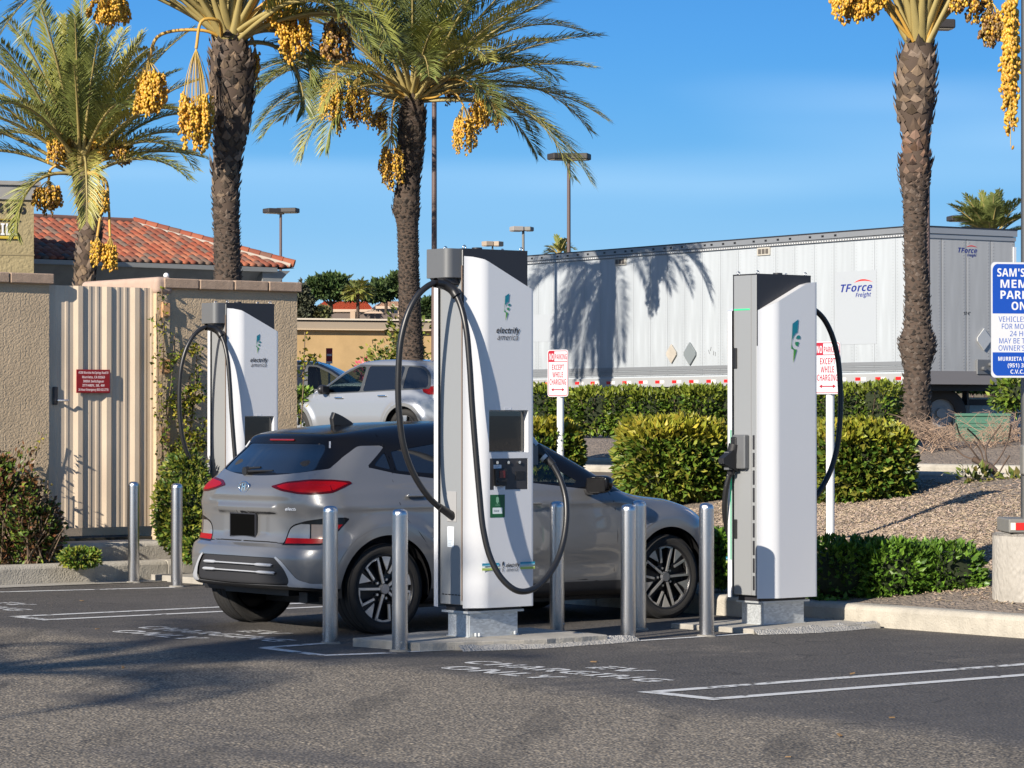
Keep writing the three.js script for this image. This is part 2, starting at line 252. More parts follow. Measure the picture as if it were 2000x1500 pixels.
{
  // painted markings: worn white paint, 4 mm above the tarmac
  const paint = M(.62, .62, .60, { roughness: .7, alphaMap: tiled(T.wear, .5), transparent: true });
  const line = (a, b, w) => { const d = b.clone().sub(a), L = d.length(); d.normalize(); const n = V3(-d.z, 0, d.x).multiplyScalar(w / 2); const k = R(9); return quadSheet(1, 1, (s, t) => { const p = a.clone().addScaledVector(d, L * t).addScaledVector(n, s * 2 - 1); return [p.x, .004, p.z, s * w + k, t * L]; }); };
  seed(5);
  const hairpin = (u0, u1, va, vb, w, label) => struct('road_marking', join([line(uv(u0, va), uv(u1, va), w), line(uv(u0, vb), uv(u1, vb), w), line(uv(u0, va + (va > vb ? w / 2 : -w / 2)), uv(u0 - .0, vb + (va > vb ? -w / 2 : w / 2)), w)]), paint, label);
  hairpin(11.05, 15.7, 12.70, 12.18, .10, 'double white bay line at the right of the empty bay');
  hairpin(11.45, 15.5, 20.42, 19.95, .095, 'double white bay line left of the grey car');
  const P1 = gnd(515, 1266), P2 = gnd(630, 1281), P3 = gnd(770, 1276);
  struct('road_marking', join([line(P1, gnd(640, 1257), .09), line(P1, P2, .09), line(P2, P3, .09), line(gnd(800, 1274), gnd(1230, 1252), .07), line(gnd(1235, 1253), gnd(1690, 1224), .06)]), paint, 'white line round the charger island');
  struct('road_marking', join([line(gnd(0, 1157), gnd(340, 1148), .10)]), paint, 'white line along the left kerb');
  const word = (label, cx, cv, alpha) => {
    const t = canvasTex(1024, 560, (x, w, h) => {
      x.fillStyle = '#000'; x.fillRect(0, 0, w, h); x.fillStyle = '#fff';
      write(x, 'EV', 560, 95, 150, 'bold', 'center', 250); write(x, 'CHARGING', 512, 280, 150, 'bold', 'center', 980); write(x, 'ONLY', 420, 465, 150, 'bold', 'center', 560);
      x.fillStyle = '#000'; for (let k = 0; k < 26; k++) x.fillRect(40 + k * 38.5, 0, 5, h);                                   // stencil bridges
      const d = x.getImageData(0, 0, w, h); for (let j = 0; j < h; j++) for (let i = 0; i < w; i++) { const o = (j * w + i) * 4, n = clamp((fbm(i / 14, j / 14, 4, 131) * .9 + fbm(i / 90, j / 90, 3, 137) * .5 - .42) * 7, 0, 1) * alpha; d.data[o] *= n; d.data[o + 1] *= n; d.data[o + 2] *= n; } x.putImageData(d, 0, 0);
    });
    t.colorSpace = THREE.NoColorSpace;
    // reads from the lane: text runs towards -V, its top points to +U
    const g = quadSheet(1, 1, (s, tt) => { const p = uv(cx + (tt - .5) * 1.06, cv - (s - .5) * 1.9); return [p.x, .0045, p.z, s, tt]; });
    const r = struct('road_lettering', g, M(.62, .62, .60, { roughness: .7, alphaMap: t, transparent: true }), label); return r;
  };
  word('worn white stencilled words EV CHARGING ONLY in the empty bay', 11.55, 14.05, .92);
  word('worn white stencilled words EV CHARGING ONLY behind the grey car', 11.62, 17.95, .95);
  word('worn white stencilled words EV CHARGING ONLY cut by the left edge', 11.85, 21.9, .85);
}
{
  // concrete pads of the charger island with their ragged tarmac edge
  const pad = (label, pts, h) => { seed(label.length); const s = []; for (let i = 0; i < pts.length; i++) { const a = pts[i], b = pts[(i + 1) % pts.length]; for (let k = 0; k < 8; k++) { const t = k / 8; s.push([lerp(a[0], b[0], t) + R(-.012, .012), lerp(a[1], b[1], t) + R(-.012, .012)]); } } const g = prism(s, h, .006); g.rotateX(-Math.PI / 2); const q = struct('concrete_pad', g, K.concrete, label); q.rotation.y = TH; return q; };
  const P = (u, v) => [u, v];                                           // local x = u, extruded up, local -z = v
  pad('concrete pad under the middle charging station', [P(11.74, 16.42), P(11.80, 15.82), P(12.6, 15.60), P(13.22, 15.62), P(13.26, 16.5), P(12.4, 16.62)], .05);
  pad('concrete pad under the right charging station', [P(14.52, 16.42), P(14.55, 15.62), P(15.66, 15.52), P(15.68, 16.45)], .03);
  pad('concrete pad under the back charging station', [P(14.95, 24.15), P(14.95, 23.25), P(15.66, 23.2), P(15.68, 24.15)], .05);
  seed(8);
  const rag = (u0, u1, v, label) => { const g = quadSheet(60, 3, (s, t) => { const u = lerp(u0, u1, s), w = .05 + .12 * Math.sin(s * Math.PI) * (.6 + .5 * fbm(u * 7, 3, 3, 17)), p = uv(u, v - w * t); return [p.x, .003 + .035 * (1 - t) * (.5 + fbm(u * 9, t * 4, 3, 19)), p.z, u, v - w * t]; }); return struct('pad_edge', g, M(.42, .41, .39, { roughness: .95, map: T.concrete, bumpMap: T.grit, bumpScale: .02 }), label); };
  rag(12.0, 13.5, 15.66, 'broken white-painted edge of the middle pad'); rag(14.5, 15.7, 15.58, 'broken white-painted edge of the right pad');
}

// ---------------------------------------------------------------- stucco enclosure with its gate
const uvGeo = (g, k = .6) => { g.computeVertexNormals(); const p = g.attributes.position, n = g.attributes.normal, t = g.attributes.uv; for (let i = 0; i < p.count; i++) { const ax = Math.abs(n.getX(i)), ay = Math.abs(n.getY(i)); t.setXY(i, (ax > .7 ? p.getZ(i) : p.getX(i)) * k, (ay > .7 ? p.getZ(i) : p.getY(i)) * k); } return g; };
{
  const WV = 25.5, top = 2.86;
  const wall = (label, u0, u1, v0, v1, h, caps, endCap) => {
    const t = thing('stucco_wall', label, 'wall', uv(u0, v0, 0), TH);    // local x = u, local -z = v
    part('wall_body', uvGeo(box(u1 - u0, h - .101, v1 - v0, (u1 - u0) / 2, (h - .101) / 2, -(v1 - v0) / 2)), K.stucco, t);
    const L = (u1 - u0 + .06) / caps;
    for (let i = 0; i < caps; i++) { const c = part('cap_block', uvGeo(rbox(L - .012, .098, v1 - v0 + .11, .012), 2), K.cap, t); c.position.set(-.03 + L * (i + .5), h - .053, -(v1 - v0) / 2); c.rotation.y = R(-.006, .006); c.position.y += R(-.003, .003); }
    return t;
  };
  seed(31);
  wall('tan stucco wall left of the metal gate with a row of cap blocks', 10.9, 14.66, WV, WV + .24, top, 8);
  const rw = wall('tan stucco wall behind the back charging station right of the gate', 15.93, 17.5, WV, WV + .24, top - .01, 4);
  // return of the right wall that runs back beside the gate
  const ret = thing('stucco_pier', 'stucco end pier with rounded pink cap beside the gate hinges', 'pier', uv(15.90, WV - .02, 0), TH);
  part('pier_body', uvGeo(box(.15, top - .16, 1.4, .01, (top - .16) / 2, -.70)), K.stucco, ret);
  part('cap_block', uvGeo(rbox(.20, .17, 1.45, .05, .02, top - .085, -.70), 2), M(.50, .36, .28, { roughness: .9, map: T.mottle }), ret);
  const ball = solo('globe_light', new THREE.SphereGeometry(.027, 16, 12), M(.8, .8, .78, { roughness: .3 }), 'small white globe on top of the stucco end pier', 'globe'); ball.position.copy(uv(16.02, WV + .1, top + .02));
  // side return of the right end of the right wall
  part('end_wall', uvGeo(box(.22, top - .18, 3.5, 1.46, (top - .18) / 2, -1.99)), K.stucco, rw);

  // gate: ribbed steel sheet
  const gw = 1.24, gh = 2.31, gy = .44;
  const gate = thing('metal_gate', 'beige ribbed metal gate between the stucco walls', 'gate', uv(14.665, WV + .04, gy), TH);
  const prof = [[0, 0]]; let x = .10;
  const minor = (c) => prof.push([c - .025, 0], [c - .012, .005], [c + .012, .005], [c + .025, 0]);
  const rib = (c) => prof.push([c - .066, 0], [c - .024, .022], [c + .026, .022], [c + .050, 0]);
  minor(.09); minor(.21); rib(.345); minor(.46); minor(.545); rib(.66); minor(.775); minor(.86); rib(.975); minor(1.075); minor(1.16); prof.push([gw, 0]);
  const sheet = (() => { const pos = [], tex = []; for (let i = 0; i + 1 < prof.length; i++) { const [a, za] = prof[i], [b, zb] = prof[i + 1]; for (const [px, y, pz] of [[a, 0, za], [b, 0, zb], [b, gh, zb], [a, 0, za], [b, gh, zb], [a, gh, za]]) { pos.push(px, y, pz); tex.push(px, y * .3); } } const g = new THREE.BufferGeometry(); g.setAttribute('position', new THREE.Float32BufferAttribute(pos, 3)); g.setAttribute('uv', new THREE.Float32BufferAttribute(tex, 2)); g.computeVertexNormals(); return g; })();
  part('sheet', sheet, K.gate, gate);
  part('frame', join([box(gw, .05, .05, gw / 2, .03, -.035), box(gw, .05, .05, gw / 2, gh - .03, -.035), box(.05, gh, .05, .028, gh / 2, -.04), box(.05, gh, .05, gw - .028, gh / 2, -.04)]), K.gate, gate);
  const lock = part('lock_plate', rbox(.055, .17, .014, .006, .075, 1.26, .014), K.charcoal, gate);
  part('handle', join([rbox(.12, .022, .022, .008, .135, 1.215, .06), cyl(.012, .012, .05, 10).rotateX(Math.PI / 2).translate(.085, 1.215, .035)]), K.chrome, lock);
  for (const y of [.10, .88, 1.55, 2.10]) { const h = part('hinge', join([rbox(.07, .13, .05, .008, gw + .03, y, .075), cyl(.016, .016, .15, 10, gw - .01, y, .085)]), M(.55, .30, .14, { roughness: .6 }), gate); }
  struct('threshold', uvGeo(box(1.27, .16, .5)), M(.03, .028, .02, { roughness: .95 }), 'dark threshold under the gate').position.copy(uv(15.28, 25.80, .26));
  scene.children[scene.children.length - 1].rotation.y = TH;
  const st = canvasTex(512, 384, (x2, w, h) => { x2.fillStyle = '#8e1a1e'; x2.fillRect(0, 0, w, h); x2.fillStyle = '#f3e6e2'; const L = [['41200 Murrieta Hot Springs Road EV', 46, 470], ['Murrieta, CA 92563', 122, 360], ['3000A Switchgear', 192, 330], ['277/480V, 3Ø, 4W', 262, 350], ['24 Hour Emergency 833 632 2778', 334, 470]]; for (const [s, y, m] of L) write(x2, s, w / 2, y, 58, 'bold', 'center', m); });
  const sg = thing('warning_sign', 'small dark red notice with white lettering on the ribbed gate', 'sign', uv(14.665, WV + .04, gy).add(uv(.475, -.040, 0)).add(V3(0, 1.40, 0)), TH);
  part('plate', rbox(.37, .225, .008, .003), M(.27, .012, .018, { roughness: .5 }), sg);
  const pf = part('lettering', plateGeo(.36, .217, .01), new THREE.MeshStandardMaterial({ map: st, roughness: .5 }), sg); pf.position.z = .0065;
}
// ---------------------------------------------------------------- restaurant with a barrel-tile roof
{
  const d0 = 69, corner = at(567, 524, d0), g0 = toUV(corner), eaveY = corner.y;
  const b = thing('restaurant', 'tan restaurant with a red barrel tile roof behind the stucco wall', 'building', uv(g0.u, g0.v, 0), TH);   // local x = u, -z = v; origin under the eave corner
  const wallM = M(.34, .27, .165, { roughness: .95, map: T.mottle, bumpMap: tiled(T.stuccoBump, 1), bumpScale: .01 }), fasciaM = M(.33, .335, .32, { roughness: .7, map: T.mottle });
  const slope = .40, run = 2.55, LX = -9.4;
  part('wall', uvGeo(box(9.2, eaveY - .45, 6, LX + 4.6 - .5, (eaveY - .45) / 2, -3.6)), wallM, b);
  // fascia: deep sloping band under the tiles
  part('fascia', prism([[0, 0], [.10, -.08], [.55, -.50], [.55, -.62], [.75, -.62], [.75, 0]], 8.9).rotateY(Math.PI / 2).translate(LX, eaveY - .06, 0), fasciaM, b);
  part('fascia', prism([[0, 0], [-.10, -.08], [-.55, -.50], [-.55, -.62], [-.75, -.62], [-.75, 0]], 6).translate(0, eaveY - .06, -6), fasciaM, b);
  part('gutter', box(9.0, .10, .09, LX / 2 - .2, eaveY - .05, .03), fasciaM, b);
  const rf = part('roof', (() => { const g = new THREE.BufferGeometry(), y = eaveY, r = slope * run; const P = [[LX, y, .0], [.12, y, .0], [-run + .05, y + r, -run], [LX, y + r, -run], [.12, y, -5.2], [LX, y, -5.2]]; g.setAttribute('position', new THREE.Float32BufferAttribute([0, 1, 2, 0, 2, 3, 1, 4, 2, 5, 3, 2, 5, 2, 4].flatMap((i) => P[i]), 3)); g.setAttribute('uv', new THREE.Float32BufferAttribute(new Float32Array(30), 2)); g.computeVertexNormals(); return g; })(), M(.10, .05, .035), b);
  const tileG = (() => { const n = 7, pos = [], idx = []; for (let e = 0; e < 2; e++) for (let k = 0; k <= n; k++) { const a = Math.PI * k / n, w = .098 - .010 * e; pos.push(Math.cos(a) * w, Math.sin(a) * .066 + .02 - .018 * e, e ? -.27 : .015); } for (let k = 0; k < n; k++) { const a = k, c = k + n + 1; idx.push(a, a + 1, c + 1, a, c + 1, c); } pos.push(0, .0, .015); const m = pos.length / 3 - 1; for (let k = 0; k < n; k++) idx.push(m, k + 1, k); const g = new THREE.BufferGeometry(); g.setAttribute('position', new THREE.Float32BufferAttribute(pos, 3)); g.setIndex(idx); g.setAttribute('uv', new THREE.Float32BufferAttribute(new Float32Array(pos.length / 3 * 2), 2)); g.computeVertexNormals(); return g; })();
  const tm = [M(.27, .07, .035), M(.31, .095, .048), M(.21, .062, .035), M(.17, .085, .06), M(.33, .12, .065), M(.15, .10, .075)].map((m) => { m.roughness = .85; return m; });
  seed(45);
  const ang = Math.atan(slope), rows = 12, step = run / Math.cos(ang) / rows, list = [];
  for (let r = 0; r < rows; r++) for (let c = 0; c < 46; c++) { const x = -.02 - c * .196, s = r * step, z = -s * Math.cos(ang); if (x < LX + .1 || -x < -z - .08) continue; list.push([x, eaveY + .015 + s * Math.sin(ang), z, r, c]); }
  list.sort((p, q) => q[0] - p[0] + 0 * (p[3] - q[3]));
  const rest = tm.map(() => []);
  list.forEach(([x, y, z], i) => {
    const k = Math.floor(R(6)), mtx = new THREE.Matrix4().compose(V3(x + R(-.006, .006), y + R(-.004, .004), z), new THREE.Quaternion().setFromEuler(new THREE.Euler(ang, R(-.02, .02), 0)), V3(1, 1, 1));
    if (i < 290) { const o = part('roof_tile', tileG, tm[k], rf); o.applyMatrix4(mtx); } else rest[k].push(tileG.clone().applyMatrix4(mtx));
  });
  rest.forEach((l, k) => { if (l.length) { const o = part('roof_tiles', join(l), tm[k], rf); o.userData.kind = 'stuff'; } });
  const r = slope * run;
  part('ridge', tube([V3(LX, eaveY + r + .05, -run), V3(-run, eaveY + r + .05, -run)], .085, 2, 10), M(.16, .08, .06, { roughness: .9 }), rf);
  const hipA = V3(-run, eaveY + r + .05, -run), hipB = V3(.06, eaveY + .08, .02);
  part('mortar', tube([hipA, hipB], .05, 2, 8).translate(-.08, -.015, .02), M(.42, .36, .30, { roughness: .95 }), rf);
  for (let i = 0; i < 14; i++) { const a = hipA.clone().lerp(hipB, i / 14), c = hipA.clone().lerp(hipB, (i + 1.12) / 14); part('hip_tile', rod(a.add(V3(0, .04, 0)), c.add(V3(0, .03, 0)), .075, .095, 10), tm[i % 4], rf); }
  part('rear_roof', prism([[0, 0], [-3.2, 0], [-3.2, .95], [-2.4, .98]], 3.5).translate(-5.3, eaveY + r - .12, -8.3), tm[2], b);
  // sign tower at the left
  const tx = at(66, 500, 62), tuv = toUV(tx);
  const tower = thing('sign_tower', 'tan stucco tower with black house numbers and white sign letters at the left edge', 'tower', uv(tuv.u, tuv.v, 0), TH - .30);
  const th = at(66, 357, 62).y;
  part('shaft', uvGeo(box(3.2, th - .30, 3, -1.6, (th - .30) / 2, -1.5)), M(.40, .325, .175, { roughness: .95, map: T.mottle, bumpMap: T.stuccoBump, bumpScale: .01 }), tower);
  part('cornice', uvGeo(join([box(3.34, .30, 3.1, -1.6, th - .20, -1.5), box(3.44, .08, 3.2, -1.6, th - .02, -1.5)])), M(.33, .32, .30, { roughness: .9, map: T.mottle }), tower);
  part('reveal', box(3.22, .03, 3.02, -1.6, at(60, 498, 62).y, -1.5), M(.30, .24, .13), tower);
  const glyph = (s, w, h, color, style) => { const t = canvasTex(256, 128, (x, W, H) => { x.fillStyle = '#000'; x.fillRect(0, 0, W, H); x.fillStyle = '#fff'; write(x, s, W / 2, H / 2 + 4, 120, style, 'center', W * .96); }); t.colorSpace = THREE.NoColorSpace; return [plateGeo(w, h, .001), M(...color, { alphaMap: t, transparent: true, alphaTest: .5, roughness: .6 })]; };
  const word = (name, s, px, py, wpx, hpx, color, style) => { const [g, m] = glyph(s, wpx / 62 * 62 / 96.8, hpx / 96.8, color, style); const o = part(name, g, m, tower); const p = at(px, py, 61.6), q = tower.worldToLocal(p.clone()); tower.updateMatrixWorld(true); const q2 = tower.worldToLocal(p.clone()); o.position.set(q2.x, q2.y, .02); };
  tower.updateMatrixWorld(true);
  word('house_number', '36', 42, 405, 30, 30, [.01, .01, .015], 'bold'); word('house_number', '41', 10, 405, 30, 30, [.01, .01, .015], 'bold');
  word('sign_letters', 'RILL', 14, 446, 50, 34, [.75, .76, .78], 'bold');
  const bar1 = part('sign_bar', rbox(.5, .055, .03, .01), M(.55, .40, .04), tower); { const q = tower.worldToLocal(at(16, 463, 61.6)); bar1.position.set(q.x, q.y, .03); }
  const bar2 = part('sign_bar', rbox(.5, .03, .03, .01), M(.25, .18, .03), tower); { const q = tower.worldToLocal(at(16, 428, 61.6)); bar2.position.set(q.x, q.y, .03); }
}
// ---------------------------------------------------------------- long yellow store, hillside, houses
{
  const D = 92, a = at(470, 620, D), e = at(1040, 617, D + 3);
  const s = thing('store', 'long yellow stucco store with a grey cornice beyond the silver car', 'building', V3(a.x, 0, a.z), Math.atan2(-(e.z - a.z), e.x - a.x));
  const L = Math.hypot(e.x - a.x, e.z - a.z), T0 = a.y, s1 = D / FOCAL;
  part('wall', uvGeo(box(L, T0 - .3, 12, L / 2, (T0 - .3) / 2, -6.05), .3), M(.60, .40, .185, { roughness: .9, map: T.mottle }), s);
  part('cornice', uvGeo(box(L + .1, .22, 12.2, L / 2, T0 - .20, -6.0), .5), M(.34, .275, .20, { roughness: .9 }), s);
  part('cornice_trim', box(L + .16, .05, 12.3, L / 2, T0 - .03, -5.98), M(.66, .58, .46), s);
  part('cornice_trim', box(L + .12, .04, 12.24, L / 2, T0 - .335, -5.98), M(.58, .45, .30), s);
}
{
  const D = 165, hillY = at(700, 618, D).y;
  const prof = (x, dz) => .5 + (hillY - .2) * sstep(-40, -12, -Math.abs(dz) + 0 * x) + .5 * fbm(x * .08, dz * .05, 3, 141);
  const g = quadSheet(40, 16, (s, t) => { const x = lerp(-60, 40, s), dz = lerp(40, -60, t); return [x, dz > 0 ? lerp(hillY - .3, .2, sstep(0, 36, dz)) : hillY - .3 + .01 * -dz, -D + dz, x, dz]; });
  struct('hillside', g, M(.17, .14, .085, { roughness: .97, map: tiled(T.mottle, .1) }), 'low hill with houses far behind the store');
  const house = (label, px, py, wpx, hpx, roofpx, roofC, wallC, depth = 6, dd = 0) => {
    const d = D + 2 + dd, k = d / FOCAL, p = at(px, py, d), w = wpx * k, h = hpx * k, r = roofpx * k;
    const t = thing('house', label, 'house', V3(p.x, hillY - .35, p.z), .12), y0 = p.y - (hillY - .35);
    part('wall', box(w * .94, y0 + .02, depth, 0, y0 / 2, -depth / 2), M(...wallC), t);
    const rg = part('roof', prism([[-w / 2, 0], [w / 2, 0], [w / 2 - r * .9, r], [-w / 2 + r * 1.1, r]], depth + .6).translate(0, y0, -depth - .2), M(...roofC, { roughness: .9, bumpMap: tiled(T.grit, 3), bumpScale: .05 }), t);
    part('eave', box(w + .1, .14, depth + .7, 0, y0, -depth / 2 + .1), M(.55, .42, .32), t);
    for (const q of [-.28, .22]) { const f = part('window', box(w * .14, Math.min(.9, h * .5), .08, w * q, y0 - Math.min(.9, h * .5), .02), M(.62, .60, .56), t); part('pane', box(w * .12, Math.min(.8, h * .42), .03, w * q, y0 - Math.min(.9, h * .5), .06), K.glassDark, f); }
    return t;
  };
  house('far house with a wide bright red roof left of the dark palm trunk', 672, 607, 118, 14, 18, [.42, .06, .02], [.62, .55, .48]);
  house('far white gabled house next to the dark palm trunk', 768, 601, 66, 18, 12, [.50, .30, .20], [.74, .72, .70], 5, -3);
  house('far house with a red roof right of the dark palm trunk', 838, 600, 60, 14, 15, [.42, .06, .02], [.60, .50, .42]);
  house('far cream house with a pale canopy roof', 742, 612, 50, 10, 8, [.60, .48, .38], [.55, .46, .36], 4, -5);
  const fa = at(590, 614, D - 6), fb = at(900, 613, D - 6);
  const f = thing('garden_fence', 'brown garden fence with tan piers below the far houses', 'fence', V3(fa.x, hillY - .7, fa.z), 0);
  const fl = fb.x - fa.x, fh = fa.y - hillY + .75;
  part('panel', box(fl, fh, .1, fl / 2, fh / 2, 0), M(.13, .10, .085), f);
  for (const q of [.02, .32, .62, .72, .98]) part('pier', box(.26, fh + .15, .26, fl * q, (fh + .15) / 2, .05), M(.42, .31, .22), f);
}

// ---------------------------------------------------------------- foliage
const leafG = (() => { const P = [[0, 0, 0], [-.30, .06, .42], [0, -.03, .5], [.30, .06, .42], [0, -.10, 1]]; const t = [0, 1, 2, 0, 2, 3, 1, 4, 2, 2, 4, 3]; const g = new THREE.BufferGeometry(); g.setAttribute('position', new THREE.Float32BufferAttribute(t.flatMap((i) => P[i]), 3)); g.setAttribute('uv', new THREE.Float32BufferAttribute(new Float32Array(24), 2)); g.computeVertexNormals(); return g; })();
const leafMat = MP(1, 1, 1, { roughness: .42, specularIntensity: .6 });
const leafMatTree = M(1, 1, 1, { roughness: .8 });
const pick = (pal) => pal[Math.floor(R(pal.length))];
// a clump: leaves through the outer shell of a superellipsoid; spots => [centre, half sizes]
function leaves(parent, name, spots, n, size, pal, o = {}) {
  const mesh = stuffPart(name, leafG, o.mat || leafMat, n, parent), m = new THREE.Matrix4(), q = new THREE.Quaternion(), q2 = new THREE.Quaternion(), c = new THREE.Color(), Z = V3(0, 0, 1);
  const area = spots.map((s) => (s[1][0] * s[1][1] + s[1][1] * s[1][2] + s[1][0] * s[1][2]) * (s[2] ?? 1)), tot = area.reduce((a, b) => a + b, 0);
  for (let i = 0; i < n; i++) {
    let k = 0, r = R(tot); while (r > area[k] && k < spots.length - 1) r -= area[k++];
    const [ce, hs] = spots[k], e = o.square ?? 4;
    const d = V3(R(-1, 1), R(-1, 1), R(-1, 1)); if (d.lengthSq() < .05) { i--; continue; } d.normalize();
    const rad = 1 / Math.pow(Math.abs(d.x) ** e + Math.abs(d.y) ** e + Math.abs(d.z) ** e, 1 / e);
    const lump = (R() < .05 ? R(1.0, 1.10) : 1) + (o.rough ?? .12) * 2.6 * (fbm((d.x * hs[0] + ce[0]) * 3.1 + 50, (d.y * hs[1] + d.z * hs[2] * 1.7 + ce[2]) * 3.1 + 50, 3, 151) - .5);
    const depth = lump * (1 - (o.shell ?? .28) * Math.pow(R(), 1.6));
    const p = V3(ce[0] + d.x * rad * hs[0] * depth, ce[1] + d.y * rad * hs[1] * depth, ce[2] + d.z * rad * hs[2] * depth);
    const pt = fbm(p.x * 2.3 + 40, p.y * 2.9 + p.z * 2.3 + 40, 3, 171); if (pt < .40 && R() < (o.gaps ?? .75)) { i--; continue; }
    const nrm = V3(Math.sign(d.x) * Math.abs(d.x * rad) ** (e - 1) / hs[0], Math.sign(d.y) * Math.abs(d.y * rad) ** (e - 1) / hs[1], Math.sign(d.z) * Math.abs(d.z * rad) ** (e - 1) / hs[2]).normalize();
    nrm.add(V3(R(-1, 1), R(-.6, 1.1), R(-1, 1)).multiplyScalar(o.spread ?? .8)).normalize();
    q.setFromUnitVectors(Z, nrm); q2.setFromAxisAngle(Z, R(6.283)); q.multiply(q2);
    const s = size * R(.6, 1.25); m.compose(p, q, V3(s * R(.75, 1.1), s, s)); mesh.setMatrixAt(i, m);
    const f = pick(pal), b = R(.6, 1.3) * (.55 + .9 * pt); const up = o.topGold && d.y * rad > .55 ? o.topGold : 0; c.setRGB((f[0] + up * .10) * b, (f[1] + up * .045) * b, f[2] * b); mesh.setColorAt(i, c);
  }
  return mesh;
}
function coreGeo(spots, e = 4, k = .78) { return join(spots.map(([c, h]) => { const g = new THREE.IcosahedronGeometry(1, 4), p = g.attributes.position; for (let i = 0; i < p.count; i++) { const d = V3(p.getX(i), p.getY(i), p.getZ(i)), r = k / Math.pow(Math.abs(d.x) ** e + Math.abs(d.y) ** e + Math.abs(d.z) ** e, 1 / e), n = 1 + .15 * (fbm(d.x * 4 + 9, d.y * 4 + d.z * 5 + 9, 2, 3) - .5); p.setXYZ(i, c[0] + d.x * r * h[0] * n, c[1] + d.y * r * h[1] * n, c[2] + d.z * r * h[2] * n); } g.computeVertexNormals(); return g; })); }
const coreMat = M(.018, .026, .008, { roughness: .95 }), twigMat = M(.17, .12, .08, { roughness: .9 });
const GREEN = [[.075, .13, .014], [.10, .165, .018], [.14, .20, .024], [.045, .09, .012], [.19, .23, .035]], YELLOW = [[.11, .165, .02], [.16, .185, .025], [.085, .145, .018], [.05, .10, .014], [.20, .195, .03]], DEEP = [[.06, .13, .014], [.085, .17, .02], [.12, .21, .026], [.045, .095, .012], [.10, .19, .02]];
function shrub(label, cat, pos, spots, n, size, pal, o = {}) {
  const t = thing(o.name || 'shrub', label, cat, pos, o.turn ?? TH, o.group);
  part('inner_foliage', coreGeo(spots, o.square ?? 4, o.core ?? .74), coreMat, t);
  leaves(t, 'foliage', spots, n, size, pal, o);
  if (o.twigs) { const L = []; for (let i = 0; i < o.twigs; i++) { const [c, h] = pick(spots); const a = V3(c[0] + R(-.5, .5) * h[0], c[1] - h[1] * .95, c[2] + R(-.5, .5) * h[2]), b = V3(c[0] + R(-.95, .95) * h[0], c[1] + R(-.2, .7) * h[1], c[2] + R(.6, .98) * h[2]); L.push(rod(a, b, .010, .004, 4)); } part('twigs', join(L), twigMat, t).userData.kind = 'stuff'; }
  return t;
}
const bank = (px, py, d) => { const p = at(px, py, d), q = toUV(p); p.y = terrain(q.u, q.v); return p; };
seed(401);
